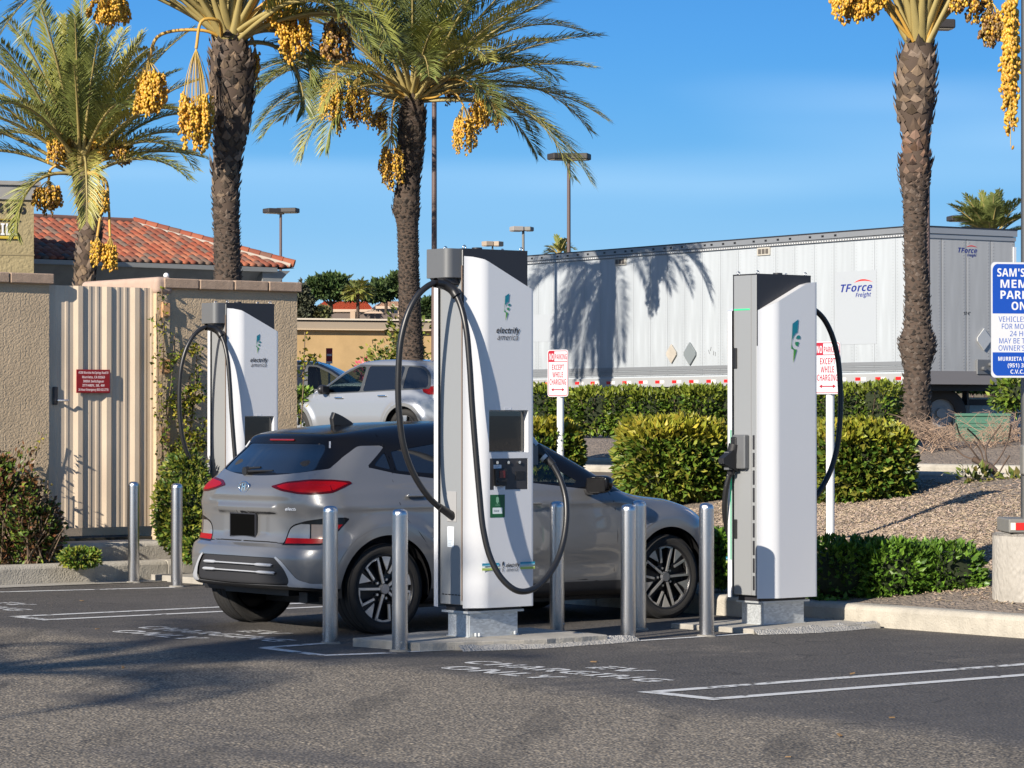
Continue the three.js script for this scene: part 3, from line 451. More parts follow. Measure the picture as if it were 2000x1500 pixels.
{
  // clipped shrubs on the bank; local x runs along u, local z towards the viewer's right
  const inBox = (px0, px1, py0, py1, d, thick) => { const a = at((px0 + px1) / 2, py1, d), w = (px1 - px0) * d / FOCAL, h = (py1 - py0) * d / FOCAL; return { pos: a, w, h, spots: [[[0, h / 2, 0], [w / 2, h / 2, thick / 2]]] }; };
  let b = inBox(1580, 1908, 1046, 1182, 22.9, .62);
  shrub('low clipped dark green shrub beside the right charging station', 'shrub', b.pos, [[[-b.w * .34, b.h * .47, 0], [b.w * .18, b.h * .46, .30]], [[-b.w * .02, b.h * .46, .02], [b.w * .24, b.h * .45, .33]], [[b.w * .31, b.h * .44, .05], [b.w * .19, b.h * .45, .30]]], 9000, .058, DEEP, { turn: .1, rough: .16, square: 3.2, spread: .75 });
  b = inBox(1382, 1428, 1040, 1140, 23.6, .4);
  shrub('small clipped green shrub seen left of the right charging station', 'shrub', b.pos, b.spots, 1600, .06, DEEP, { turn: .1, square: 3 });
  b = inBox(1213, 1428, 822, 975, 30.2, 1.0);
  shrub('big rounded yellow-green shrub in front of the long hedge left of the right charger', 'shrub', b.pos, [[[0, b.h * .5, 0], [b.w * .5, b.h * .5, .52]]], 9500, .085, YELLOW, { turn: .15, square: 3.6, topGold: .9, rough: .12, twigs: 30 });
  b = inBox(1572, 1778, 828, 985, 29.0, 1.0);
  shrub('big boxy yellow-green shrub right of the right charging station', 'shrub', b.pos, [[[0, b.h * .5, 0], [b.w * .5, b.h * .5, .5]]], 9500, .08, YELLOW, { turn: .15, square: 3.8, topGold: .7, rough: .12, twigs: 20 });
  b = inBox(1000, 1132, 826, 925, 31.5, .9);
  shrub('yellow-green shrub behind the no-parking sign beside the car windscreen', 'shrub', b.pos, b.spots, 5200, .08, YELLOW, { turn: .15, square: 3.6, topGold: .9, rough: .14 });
  // long clipped hedge in front of the trailer
  const ha = at(985, 850, 37.6), hb = at(1745, 838, 36.2), hl = ha.distanceTo(hb), spots = [];
  const hy = at(1200, 763, 37).y - ha.y;
  for (let i = 0; i < 14; i++) { const t = (i + .5) / 14, hh = hy * (1 + .05 * Math.sin(i * 2.1)) * (i === 12 || i === 13 ? 1.06 : 1); spots.push([[(t - .5) * hl, hh / 2, R(-.05, .05)], [hl / 28 * 1.25, hh / 2, .42]]); }
  const mid = ha.clone().lerp(hb, .5); mid.y = Math.min(ha.y, hb.y) + .02;
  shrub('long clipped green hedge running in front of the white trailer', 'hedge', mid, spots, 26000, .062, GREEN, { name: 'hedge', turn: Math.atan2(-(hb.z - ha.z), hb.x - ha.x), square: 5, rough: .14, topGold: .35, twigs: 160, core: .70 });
  // ivy and bushes by the stucco wall
  b = inBox(-60, 118, 880, 1098, 28.0, .7);
  shrub('dark straggly bush with reddish stems against the left stucco wall', 'bush', b.pos, [[[-b.w * .1, b.h * .42, 0], [b.w * .46, b.h * .42, .36]], [[-b.w * .25, b.h * .75, .05], [b.w * .28, b.h * .25, .26]], [[b.w * .22, b.h * .28, .08], [b.w * .3, b.h * .3, .34]]], 7500, .058, [[.04, .075, .012], [.07, .11, .016], [.12, .15, .02], [.08, .045, .02], [.13, .055, .025], [.10, .05, .02]], { turn: .3, square: 2.1, rough: .75, shell: .6, twigs: 70, core: .48 });
  b = inBox(122, 192, 1072, 1106, 27.6, .3);
  shrub('tiny yellow-green bush on the kerb by the gate step', 'bush', b.pos, b.spots, 1100, .045, YELLOW, { turn: .3, square: 2.4, rough: .3 });
  b = inBox(312, 412, 880, 1068, 28.2, .5);
  shrub('dense ivy bush at the foot of the wall right of the gate', 'bush', b.pos, [[[0, b.h * .36, 0], [b.w * .5, b.h * .36, .3]], [[b.w * .14, b.h * .72, -.08], [b.w * .34, b.h * .28, .2]], [[-b.w * .2, b.h * .2, .12], [b.w * .36, b.h * .2, .22]]], 6800, .05, [[.05, .095, .014], [.09, .13, .016], [.15, .17, .02], [.035, .065, .012], [.19, .19, .03]], { turn: TH, square: 2.6, rough: .35, shell: .45, core: .58 });
  b = inBox(360, 420, 1050, 1100, 27.5, .3);
  shrub('yellow-green ground ivy beside the back bumper of the grey car', 'bush', b.pos, b.spots, 900, .05, YELLOW, { turn: TH, square: 2.3, rough: .3 });
  // climbing vine beside the gate
  const vine = (label, stems, n, size) => { const t = thing('climbing_vine', label, 'vine', V3(0, 0, 0)); const L = [], mesh = stuffPart('foliage', leafG, leafMat, n, t), m = new THREE.Matrix4(), q = new THREE.Quaternion(), c = new THREE.Color(); const cs = stems.map((s) => new THREE.CatmullRomCurve3(s.map((p) => p))); cs.forEach((s) => L.push(new THREE.TubeGeometry(s, 24, .006, 5)));
    for (let i = 0; i < n; i++) { const s = cs[i % cs.length], p = s.getPoint(R()); p.add(V3(R(-.05, .05), R(-.04, .04), R(-.01, .07))); q.setFromEuler(new THREE.Euler(R(-.9, .9), R(-.9, .9), R(6.28))); const k = size * R(.5, 1.3); m.compose(p, q, V3(k, k, k)); mesh.setMatrixAt(i, m); const f = pick([[.20, .20, .02], [.14, .17, .02], [.26, .22, .03], [.07, .11, .015]]), bb = R(.7, 1.2); mesh.setColorAt(i, c.setRGB(f[0] * bb, f[1] * bb, f[2] * bb)); }
    part('stem', join(L), twigMat, t); return t; };
  const wp = (u, y, off = .03) => uv(u, 25.48 - off, y);
  const st = []; for (const [u, h, k] of [[15.86, 2.75, .02], [15.93, 2.3, .05], [16.0, 1.9, .16], [15.88, 2.5, -.04], [16.1, 1.5, .3], [16.02, 2.2, .28], [15.97, 2.0, .36]]) { const a = []; for (let i = 0; i <= 5; i++) a.push(wp(u + k * i / 5 + R(-.03, .03), .3 + (h - .3) * i / 5, R(.02, .06))); st.push(a); }
  for (const [u, y] of [[16.02, 2.1], [16.05, 1.72], [16.08, 1.62], [16.04, 1.25], [16.1, 1.15]]) st.push([wp(u - .08, y - .1), wp(u + .05, y, .08), wp(u + .16, y + .06, .10), wp(u + .24, y + .07, .12)]);
  vine('thin yellow-green vine climbing the pier beside the gate hinges', st, 1900, .048);
  vine('wisps of vine climbing the left wall next to the gate', [[wp(14.4, .3), wp(14.45, 1), wp(14.56, 1.35)], [wp(13.6, .4), wp(13.75, 1.1), wp(13.7, 1.35)], [wp(13.9, .4), wp(14.0, 1.0), wp(14.2, 1.2, .08)], [wp(14.6, .2), wp(14.62, .9)]], 220, .045);
  vine('sprig of vine on the far corner of the right stucco wall', [[wp(17.5, 1.2), wp(17.54, 1.8), wp(17.56, 2.35)], [wp(17.52, 1.9), wp(17.62, 2.1, .05), wp(17.68, 2.05, .08)]], 110, .06);
  // flowering shrub in front of the store
  const fp = at(775, 706, 80); fp.y = 1.0; const fh = at(775, 612, 80).y - 1.0;
  shrub('loose green shrub with pink flowers before the yellow store', 'shrub', fp, [[[-.1, fh * .40, 0], [1.0, fh * .38, .7]], [[.25, fh * .74, 0], [.55, fh * .27, .5]]], 2600, .15, [[.10, .13, .02], [.15, .17, .025], [.06, .09, .015], [.20, .19, .03]], { turn: 0, square: 2.2, rough: .45, shell: .6, core: .5 });
  const fl = scene.children[scene.children.length - 1]; leaves(fl, 'flowers', [[[-.75, fh * .42, .3], [.45, fh * .22, .5]], [[.1, fh * .2, .5], [1, fh * .16, .4]], [[.75, fh * .36, .4], [.25, fh * .12, .3]]], 520, .12, [[.55, .05, .10], [.45, .08, .10], [.60, .12, .12]], { square: 2, shell: .8, rough: .4 });
  b = inBox(560, 612, 758, 800, 61.6, .6);
  shrub('bright green shrub in front of the white car', 'shrub', b.pos, b.spots, 700, .11, [[.12, .2, .02], [.16, .22, .03], [.08, .14, .02]], { turn: 0, square: 2.2 });
  b = inBox(1940, 2040, 735, 800, 46, 1.0);
  shrub('leafy green shrub behind the blue sign pole', 'shrub', b.pos, b.spots, 1500, .10, GREEN, { turn: 0, square: 2.2, rough: .4, shell: .6 });
  b = inBox(1860, 1970, 748, 762, 66, .8);
  shrub('strip of green seen under the nose of the trailer', 'shrub', b.pos, b.spots, 900, .12, GREEN, { turn: 0, square: 2.4 });
}
// bare twig shrub
{
  seed(415);
  const twig = M(.36, .255, .18, { roughness: .9 }), brown = M(.11, .075, .055, { roughness: .95 });
  const branchy = (label, p0, w, h, dep, stems, depthLevels, mat, r0) => {
    const t = thing('bare_shrub', label, 'shrub', p0), L = [];
    const grow = (a, dir, len, r, lv) => { const b = a.clone().addScaledVector(dir, len); if (b.y > h * 1.02) b.y = h * R(.9, 1.02); L.push(rod(a, b, r, r * .7, lv > 1 ? 5 : 4)); if (!lv) return; const n = lv > 1 ? 3 : 3; for (let i = 0; i < n; i++) { const nd = dir.clone().add(V3(R(-.9, .9) * w / h, R(-.25, .55), R(-.8, .8))).normalize(); grow(a.clone().lerp(b, R(.45, 1)), nd, len * R(.55, .85), r * .62, lv - 1); } };
    for (let i = 0; i < stems; i++) grow(V3(R(-.45, .45) * w, R(0, .1), R(-.3, .3) * dep), V3(R(-1, 1), R(.4, 1), R(-.6, .6)).normalize(), h * R(.35, .6), r0, depthLevels);
    part('branches', join(L), mat, t); return t;
  };
  const p = at(1885, 905, 35.8); branchy('leafless pale twig shrub in front of the green cabinet', p, 1.6, .62, .8, 32, 3, twig, .007);
  // pruned stump leaning left
  const q = at(1948, 945, 29.2), t = thing('bare_tree', 'small pruned bare tree leaning left on the mulch', 'tree', q), L = [];
  const S = (px, py, dz = 0) => at(px, py, 29.2 + dz).sub(q);
  L.push(tube([S(1950, 950), S(1948, 930), S(1936, 915), S(1918, 905), S(1900, 896)], .028, 20, 8), tube([S(1944, 922), S(1930, 910), S(1912, 903)], .036, 10, 8));
  for (const s of [[[1918, 905], [1895, 875], [1875, 850], [1868, 828]], [[1930, 912], [1925, 880], [1940, 850], [1955, 830]], [[1900, 897], [1882, 890], [1868, 878]], [[1922, 906], [1915, 880], [1902, 862]], [[1936, 915], [1955, 890], [1968, 862], [1975, 830]], [[1925, 882], [1910, 858], [1890, 838]], [[1948, 930], [1962, 905], [1972, 890]]]) L.push(tube(s.map(([a, b], i) => S(a, b, R(-.1, .1) * i)), .008, 14, 5));
  part('trunk', join(L), brown, t);
  leaves(t, 'foliage', [[[-.25, .05, .15], [.22, .13, .12]], [[.12, .02, .2], [.1, .07, .08]]], 170, .09, [[.06, .09, .015], [.12, .15, .03], [.16, .14, .04]], { square: 2, shell: 1 });
}
// ---------------------------------------------------------------- far broadleaf trees on the hill
{
  seed(431);
  const tree = (label, px, base, topY, wpx, d, blobs, pal, n, size) => {
    const p = at(px, base, d), k = d / FOCAL, H = (base - topY) * k, W = wpx * k, t = thing('tree', label, 'tree', p);
    const L = [tube([V3(0, -1, 0), V3(.05, H * .25, 0), V3(-.05, H * .5, .1)], W * .035, 10, 7)];
    const spots = blobs.map(([x, y, rx, ry]) => [[x * W, y * H, R(-.2, .2) * W], [rx * W, ry * H, rx * W * .8]]);
    for (const s of spots) L.push(rod(V3(0, H * .22, 0), V3(s[0][0], s[0][1], s[0][2]), W * .02, W * .008, 5));
    part('trunk', join(L), M(.07, .05, .035, { roughness: .95 }), t);
    leaves(t, 'crown', spots, n, size, pal, { square: 2, rough: .5, shell: .8, mat: leafMatTree, spread: 1 });
    return t;
  };
  const G1 = [[.03, .062, .012], [.045, .085, .016], [.022, .045, .010], [.065, .10, .02]];
  tree('big round dark green tree above the red-roofed far house', 645, 612, 540, 92, 163, [[-.25, .74, .25, .20], [.1, .78, .3, .22], [.32, .62, .2, .22], [-.02, .62, .3, .14], [-.40, .62, .12, .14], [.42, .50, .1, .12]], G1, 5200, .36);
  tree('grey-green tree at the corner of the stucco wall', 590, 622, 553, 46, 150, [[0, .62, .3, .3], [-.1, .3, .36, .28], [.22, .4, .26, .24]], [[.055, .065, .035], [.075, .08, .045], [.045, .05, .03]], 3600, .26);
  tree('wide leaning green tree left of the dark palm trunk', 752, 608, 536, 92, 161, [[-.2, .52, .26, .17], [.08, .62, .28, .20], [.28, .76, .2, .22], [-.38, .45, .12, .11], [.36, .60, .14, .16]], [[.045, .075, .016], [.06, .10, .022], [.03, .055, .012]], 4600, .34);
  tree('small green tree right of the dark palm trunk beside the red roof', 836, 620, 583, 36, 158, [[0, .5, .4, .4], [.1, .75, .25, .2]], G1, 1300, .3);
  tree('olive shrub tree below the far houses', 625, 622, 596, 40, 150, [[0, .4, .45, .42]], [[.09, .10, .035], [.12, .11, .04]], 1200, .24);
}

// ---------------------------------------------------------------- date palms
const frondMats = [M(.24, .25, .055, { roughness: .45 }), M(.17, .195, .05, { roughness: .45 }), M(.32, .30, .075, { roughness: .45 }), M(.115, .14, .045, { roughness: .45 })];
const rachisMat = M(.34, .27, .10, { roughness: .55 }), barkMat = new THREE.MeshStandardMaterial({ vertexColors: true, roughness: .92 });
function frondGeos(base, dir, L, droop, o = {}) {
  const N = 18, pts = [base.clone()], d = dir.clone().normalize(), ds = L / N;
  for (let i = 0; i < N; i++) { const t = i / N; d.y -= droop * ds * (.25 + 1.6 * t) / L * 1.6; d.normalize(); pts.push(pts[i].clone().addScaledVector(d, ds)); }
  const crv = new THREE.CatmullRomCurve3(pts), r0 = o.r0 ?? .03;
  // tapered midrib
  const pos = [], idx = [], rn = 5; const up0 = V3(0, 1, 0);
  const frame = (i) => { const tg = pts[Math.min(i + 1, N)].clone().sub(pts[Math.max(i - 1, 0)]).normalize(); let s = V3().crossVectors(tg, o.ref || up0); if (s.lengthSq() < .02) s = V3().crossVectors(tg, V3(0, 0, 1)); s.normalize(); if (o.roll) s.applyAxisAngle(tg, o.roll); return [tg, s, V3().crossVectors(s, tg).normalize()]; };
  for (let i = 0; i <= N; i++) { const [tg, s, u] = frame(i), r = r0 * Math.pow(1 - i / N, .8) + .004, w = i < 4 ? 1 + (4 - i) * .28 : 1; for (let k = 0; k < rn; k++) { const a = k / rn * 6.283; const p = pts[i].clone().addScaledVector(s, Math.cos(a) * r * w).addScaledVector(u, Math.sin(a) * r); pos.push(p.x, p.y, p.z); } }
  for (let i = 0; i < N; i++) for (let k = 0; k < rn; k++) { const a = i * rn + k, b = i * rn + (k + 1) % rn; idx.push(a, b, b + rn, a, b + rn, a + rn); }
  const rib = new THREE.BufferGeometry(); rib.setAttribute('position', new THREE.Float32BufferAttribute(pos, 3)); rib.setIndex(idx); rib.computeVertexNormals();
  // leaflets
  const lp = [], n = Math.round((o.n ?? 62) * 1.3), t0 = o.t0 ?? .2;
  for (let i = 0; i < n; i++) for (const sd of [-1, 1]) {
    const t = t0 + (1 - t0) * (i + R(.8)) / n, f = t * N, [tg, s, u] = frame(Math.min(N - 1, Math.floor(f))), p = crv.getPoint(Math.min(1, t));
    const len = (o.leaf ?? .42) * 1.15 * (.45 + .75 * Math.sin(Math.PI * Math.pow(clamp((t - t0) / (1 - t0) * .92 + .08, 0, 1), .75))) * R(.8, 1.12);
    const out = tg.clone().multiplyScalar(.75 + .5 * t).addScaledVector(s, sd * R(.75, 1.0)).addScaledVector(u, R(.05, .5)).normalize();
    const w = V3().crossVectors(out, u.clone().add(V3(R(-.3, .3), R(-.3, .3), R(-.3, .3)))).normalize().multiplyScalar(o.w ?? .013);
    const m = p.clone().addScaledVector(out, len * .5), e = p.clone().addScaledVector(out, len).add(V3(0, -len * R(.05, .22), 0)), c = u.clone().multiplyScalar(.006);
    const A = p, B1 = m.clone().add(w), B2 = m.clone().sub(w); m.sub(c);
    for (const q of [A, B1, m, A, m, B2, m, B1, e, m, e, B2]) lp.push(q.x, q.y, q.z);
  }
  const lg = new THREE.BufferGeometry(); lg.setAttribute('position', new THREE.Float32BufferAttribute(lp, 3)); lg.setAttribute('uv', new THREE.Float32BufferAttribute(new Float32Array(lp.length / 3 * 2), 2)); lg.computeVertexNormals();
  return [lg, rib];
}
const dateG = new THREE.IcosahedronGeometry(1, 1), dateMat = MP(1, 1, 1, { roughness: .38 }), stalkMat = M(.50, .29, .055, { roughness: .5 }), strandMat = M(.52, .36, .09, { roughness: .6 });
function dateBunch(palm, from, via, hang, width, height, n, o = {}) {     // local points: stalk from -> via -> hang, then strands hanging down
  const b = part('date_bunch', tube([from, ...via, hang], o.r ?? .022, 18, 6), stalkMat, palm), L = [], pts = [];
  for (let i = 0; i < (o.strands ?? 26); i++) {
    const a = R(6.283), r = Math.sqrt(R()) * width / 2, e = hang.clone().add(V3(Math.cos(a) * r, -height * R(.72, 1.03) * (1 - .25 * (r / width * 2) ** 2), Math.sin(a) * r)), m = hang.clone().lerp(e, .4).add(V3(Math.cos(a) * r * .55, height * .05, Math.sin(a) * r * .55));
    const c = new THREE.QuadraticBezierCurve3(hang, m, e); L.push(new THREE.TubeGeometry(c, 6, .0045, 4)); pts.push(c);
  }
  part('strands', join(L), strandMat, b).userData.kind = 'stuff';
  n = Math.round(n * 2.0); const s = (o.size ?? .02) * (o.k ?? 1.12), mesh = stuffPart('dates', dateG, dateMat, n, b), mt = new THREE.Matrix4(), q = new THREE.Quaternion(), c = new THREE.Color();
  for (let i = 0; i < n; i++) { const p = pts[i % pts.length].getPoint(Math.pow(R(o.bare ?? .35, 1), .8)).add(V3(R(-1, 1), R(-1, 1), R(-1, 1)).multiplyScalar(.036)); q.setFromEuler(new THREE.Euler(R(-.7, .7), 0, R(-.7, .7))); const k = s * R(.8, 1.15); mt.compose(p, q, V3(k * .72, k * 1.25, k * .72)); mesh.setMatrixAt(i, mt); const d = o.dark && R() < o.dark ? .35 : 1, g = R(.75, 1.15); mesh.setColorAt(i, c.setRGB(.58 * g * d, .345 * g * d * R(.8, 1.1), .035 * g)); }
  return b;
}
function palm(label, d, spine, crown, o = {}) {                         // spine: [px, py, width in px] from the foot up
  const foot = at(spine[0][0], spine[0][1], d), q = toUV(foot), k = d / FOCAL; foot.y = Math.min(foot.y, terrain(q.u, q.v)) - .1;
  const t = thing('palm_tree', label, 'palm tree', foot, 0, o.group), P = (px, py, dz = 0) => at(px, py, d + dz).sub(foot);
  const pts = spine.map(([x, y]) => P(x, y)); const radii = spine.map((s) => s[2] * k / 2);
  pts[0].y = Math.min(0, pts[0].y);
  // trunk: core plus leaf-base scales in spirals
  const rows = 46, cp = [], ci = [], nn = 14, ys = pts.map((p) => p.y), fx = curve1(ys.map((y, i) => [y, pts[i].x])), fr = curve1(ys.map((y, i) => [y, radii[i]])), y0 = ys[0], y1 = ys[ys.length - 1];
  for (let i = 0; i <= rows; i++) { const y = lerp(y0, y1, i / rows), r = fr(y) * .86; for (let j = 0; j < nn; j++) { const a = j / nn * 6.283; cp.push(fx(y) + Math.cos(a) * r, y, Math.sin(a) * r); } }
  for (let i = 0; i < rows; i++) for (let j = 0; j < nn; j++) { const a = i * nn + j, b = i * nn + (j + 1) % nn; ci.push(a, b + nn, b, a, a + nn, b + nn); }
  const cg = new THREE.BufferGeometry(); cg.setAttribute('position', new THREE.Float32BufferAttribute(cp, 3)); cg.setIndex(ci); cg.computeVertexNormals();
  const trunk = part('trunk', cg, M(.075, .052, .038, { roughness: .95, bumpMap: T.grit, bumpScale: .02 }), t);
  const sp = [], sc = []; let y = y0, ring = 0;
  while (y < y1 + .02) {
    const h = (y - y0) / (y1 - y0), big = sstep(o.bigFrom ?? .45, (o.bigFrom ?? .45) + .18, h), r = fr(y), size = lerp(.075, .15, big) * (o.scale ?? 1), cnt = Math.max(7, Math.round(6.283 * r / size * .92)), x0 = fx(y);
    for (let j = 0; j < cnt; j++) {
      const a = (j + (ring % 2) * .5 + R(-.22, .22)) / cnt * 6.283, ca = Math.cos(a), sa = Math.sin(a), w = size * R(.32, .6), up = size * lerp(.55, .85, big) * R(.5, 1.35), proud = lerp(.018, .034, big) * R(.5, 1.5), yy = y + R(-.4, .4) * size;
      const W = (dx, dy, dr) => [x0 + ca * (r * .87 + dr) - sa * dx, yy + dy, sa * (r * .87 + dr) + ca * dx];
      const A = W(-w, 0, .0), B = W(w, 0, .0), C = W(R(-.3, .3) * w, up, proud), D = W(R(-.2, .2) * w, up * .45, proud * .9), E = W(0, -up * .35, .0);
      if (R() < .09) continue;
      const warm = big * R(), base = R(.022, .14) * lerp(.85, 1.25, big) * (o.tone ?? 1), red = o.redAt ? Math.exp(-(((h - o.redAt) / .06) ** 2)) : 0, c = [base * (1.12 + .2 * warm + .2 * red), base * (.86 + .05 * warm - .07 * red), base * (.68 - .12 * warm - .1 * red)], dk = c.map((v) => v * .7);
      for (const tri of [[A, D, C], [D, B, C], [A, E, D], [E, B, D]]) for (const v of tri) { sp.push(...v); sc.push(...(v === C ? dk : c)); }
    }
    y += size * lerp(.62, .62, big); ring++;
  }
  const sg = new THREE.BufferGeometry(); sg.setAttribute('position', new THREE.Float32BufferAttribute(sp, 3)); sg.setAttribute('color', new THREE.Float32BufferAttribute(sc, 3)); sg.computeVertexNormals();
  part('leaf_bases', sg, barkMat, trunk).userData.kind = 'stuff';
  const C = V3(fx(y1), y1, 0), rt = fr(y1);
  const addFrond = (dir, L, droop, oo = {}) => { const b = C.clone().add(V3(dir.x, 0, dir.z).normalize().multiplyScalar(rt * .7 * Math.min(1, Math.hypot(dir.x, dir.z) + .2))); b.y += oo.lift ?? R(-.05, .2); const [lg, rib] = frondGeos(b, dir, L, droop, { leaf: o.leaf, n: o.n, w: o.w, r0: .022 + .010 * (o.thick ?? 1), ...oo }); const f = part('frond', lg, oo.mat || pick(o.mats || frondMats), t); const rr = new THREE.Mesh(rib.toNonIndexed(), rachisMat); rib.setAttribute('uv', new THREE.Float32BufferAttribute(new Float32Array(rib.attributes.position.count * 2), 2)); rr.geometry = rib; rr.name = 'midrib'; shade(rr); f.add(rr); };
  // general crown
  for (let i = 0; i < crown.n; i++) { const h = i / crown.n, el = lerp(crown.el1 ?? 1.45, crown.el0 ?? .1, Math.pow(h, .8)) + R(-.1, .1), az = i * 2.399 + R(-.3, .3); addFrond(V3(Math.cos(az) * Math.cos(el), Math.sin(el), Math.sin(az) * Math.cos(el)), crown.L * R(.85, 1.1), (crown.droop ?? 1) * lerp(.55, 1.15, h)); }
  // fronds aimed at what the photograph shows: angle in view (0 up, + right), lean towards the camera
  for (const [a, z, L, dr, oo] of crown.more || []) { const ar = a * Math.PI / 180; addFrond(V3(Math.sin(ar), Math.cos(ar), z), L, dr, oo); }
  for (const [top, h0, w, h, n, oo] of crown.dates || []) {             // bunch: hang point px, stalk bend, width/height px
    const hp = P(top[0], top[1], top[2] ?? -.3), via = h0 ? h0.map((p) => P(p[0], p[1], p[2] ?? -.2)) : [C.clone().lerp(hp, .5).add(V3(0, .35, 0))];
    dateBunch(t, C.clone().add(V3(Math.sign(hp.x - C.x) * rt * .4, .02, .1)), via, hp, w * k, h * k, n, oo);
  }
  return t;
}
const PG = 'date palms';
seed(501);
palm('date palm behind the gate, in front of the tiled roof', 50, [[165, 590, 46], [166, 540, 46], [172, 480, 50], [178, 440, 52], [170, 400, 44], [160, 350, 38], [158, 340, 36]], {
  n: 34, L: 2.65, droop: .55, el1: 1.5, el0: .55, more: [[-62, .3, 2.63, .9], [-48, .5, 2.72, .7], [-34, .4, 2.89, .5], [-20, .6, 2.98, .4], [-8, .5, 3.07, .3], [10, .6, 2.89, .45], [22, .5, 2.81, .6], [40, .5, 2.54, .8], [55, .4, 2.28, 1.0], [66, .5, 2.11, .7], [-80, .6, 1.67, 2.2], [20, 1.6, 2.02, 2.6], [75, .2, 2.02, .35]],
  dates: [[[110, 245], [[128, 262], [120, 238]], 46, 80, 260, { dark: .25 }], [[195, 232], [[180, 280], [188, 234]], 36, 80, 240], [[240, 262], [[215, 300], [232, 258]], 40, 64, 200, { dark: .7 }], [[95, 352], [[130, 318], [100, 330]], 62, 68, 380, { dark: .4 }], [[193, 360], [[190, 340]], 34, 62, 240], [[190, 462], [[200, 350], [196, 420]], 24, 62, 160, { dark: .2 }], [[215, 462], [[205, 350], [212, 400]], 26, 80, 200]], }, { group: PG, leaf: .37, n: 70, w: .0125, bigFrom: .25, scale: .88, tone: 1.15, mats: [frondMats[0], frondMats[2], frondMats[2], frondMats[1]] });
palm('thick date palm trunk standing behind the right stucco wall', 40, [[446, 620, 62], [445, 540, 60], [443, 470, 58], [441, 380, 58], [442, 330, 62], [447, 290, 66], [453, 235, 82], [453, 170, 100], [452, 115, 98], [450, 88, 80], [450, 80, 72]], {
  n: 26, L: 3.5, droop: .5, el1: 1.5, el0: .85, more: [[-48, .3, 3.58, 1.45], [-44, .5, 3.5, 1.55], [-42, .3, 3.75, 1.25, { t0: .1 }], [-58, .2, 3.17, .8, { t0: .3 }], [-40, .2, 3.33, .5, { t0: .3 }], [52, .8, 3.25, 1.0], [60, .9, 2.83, .9], [46, .4, 3.5, 1.05], [66, .6, 2.67, .8], [56, .2, 3.25, .8], [62, -.4, 1.33, 1.9], [70, -.7, 1.5, 2.1], [-15, .5, 2.92, .2], [12, .5, 2.92, .2], [-25, .4, 2.92, .2], [25, .4, 2.92, .2], [72, .5, 2.5, .6]],
  dates: [[[216, -20], [[380, 10], [300, -40]], 84, 82, 420], [[290, 118], [[400, 60], [310, 70]], 74, 118, 480], [[383, 95, -.6], [[425, 40, -.5], [395, 40, -.6]], 66, 222, 620, { bare: .62, strands: 30 }], [[545, -40], [[490, 20], [520, -30]], 60, 110, 420], [[575, 0], [[500, 20], [545, -10]], 66, 124, 520], [[660, 20], [[540, 10], [620, -5]], 74, 112, 460, { dark: .75 }], [[498, 90, .5], null, 14, 80, 90]], }, { group: PG, leaf: .39, n: 76, w: .012, scale: .84, bigFrom: .52, thick: 1.1, tone: 1.05, mats: [frondMats[0], frondMats[1], frondMats[3]] });
palm('date palm with a dark trunk rising behind the silver car', 62.3, [[806, 735, 60], [804, 690, 54], [801, 620, 50], [798, 520, 46], [796, 440, 48], [793, 408, 62], [794, 392, 58], [798, 350, 52], [802, 290, 60], [805, 235, 62], [806, 205, 54], [806, 196, 46]], {
  n: 40, L: 3.6, droop: .85, el1: 1.5, el0: .25, more: [[72, .5, 3.9, .3], [62, .3, 4.0, .3], [50, .4, 4.1, .3], [38, .4, 4.2, .3], [56, .8, 3.8, .35], [44, .8, 3.9, .3], [80, .5, 4.2, 1.15], [86, .3, 4.2, .9, { mat: frondMats[2] }], [78, .1, 3.9, .55], [28, .6, 4.4, .25], [-60, .3, 3.6, .8], [-72, .3, 3.3, .95], [-50, .4, 3.7, 1.1], [-78, .5, 2.9, 1.3, { mat: frondMats[2] }], [-66, .8, 2.8, 1.7], [-20, .5, 4.2, .3], [-35, .3, 4.2, .5]],
  dates: [[[655, 128, -1.4], [[740, 150, -.6], [690, 118, -1.1]], 64, 132, 520, { dark: .15 }], [[700, 150, -1.2], [[750, 150, -.5], [720, 130, -1]], 70, 108, 460, { dark: .25 }], [[765, 262], [[775, 190], [768, 210]], 54, 115, 480, { dark: .35 }], [[930, 178, -1], [[860, 160, -.4], [905, 158, -.9]], 44, 88, 300], [[958, 172, -1], [[870, 155, -.5], [930, 150, -.9]], 46, 96, 330, { dark: .1 }], [[905, 205, -1.2], [[850, 190, -.5], [885, 178, -1.1]], 52, 104, 400], [[880, 120, .5], [[840, 150], [865, 112]], 60, 90, 300, { dark: .7 }], [[745, 205, .4], [[770, 180]], 40, 60, 150, { dark: .5 }]], }, { group: PG, leaf: .56, n: 76, w: .016, bigFrom: .62, tone: .62 });
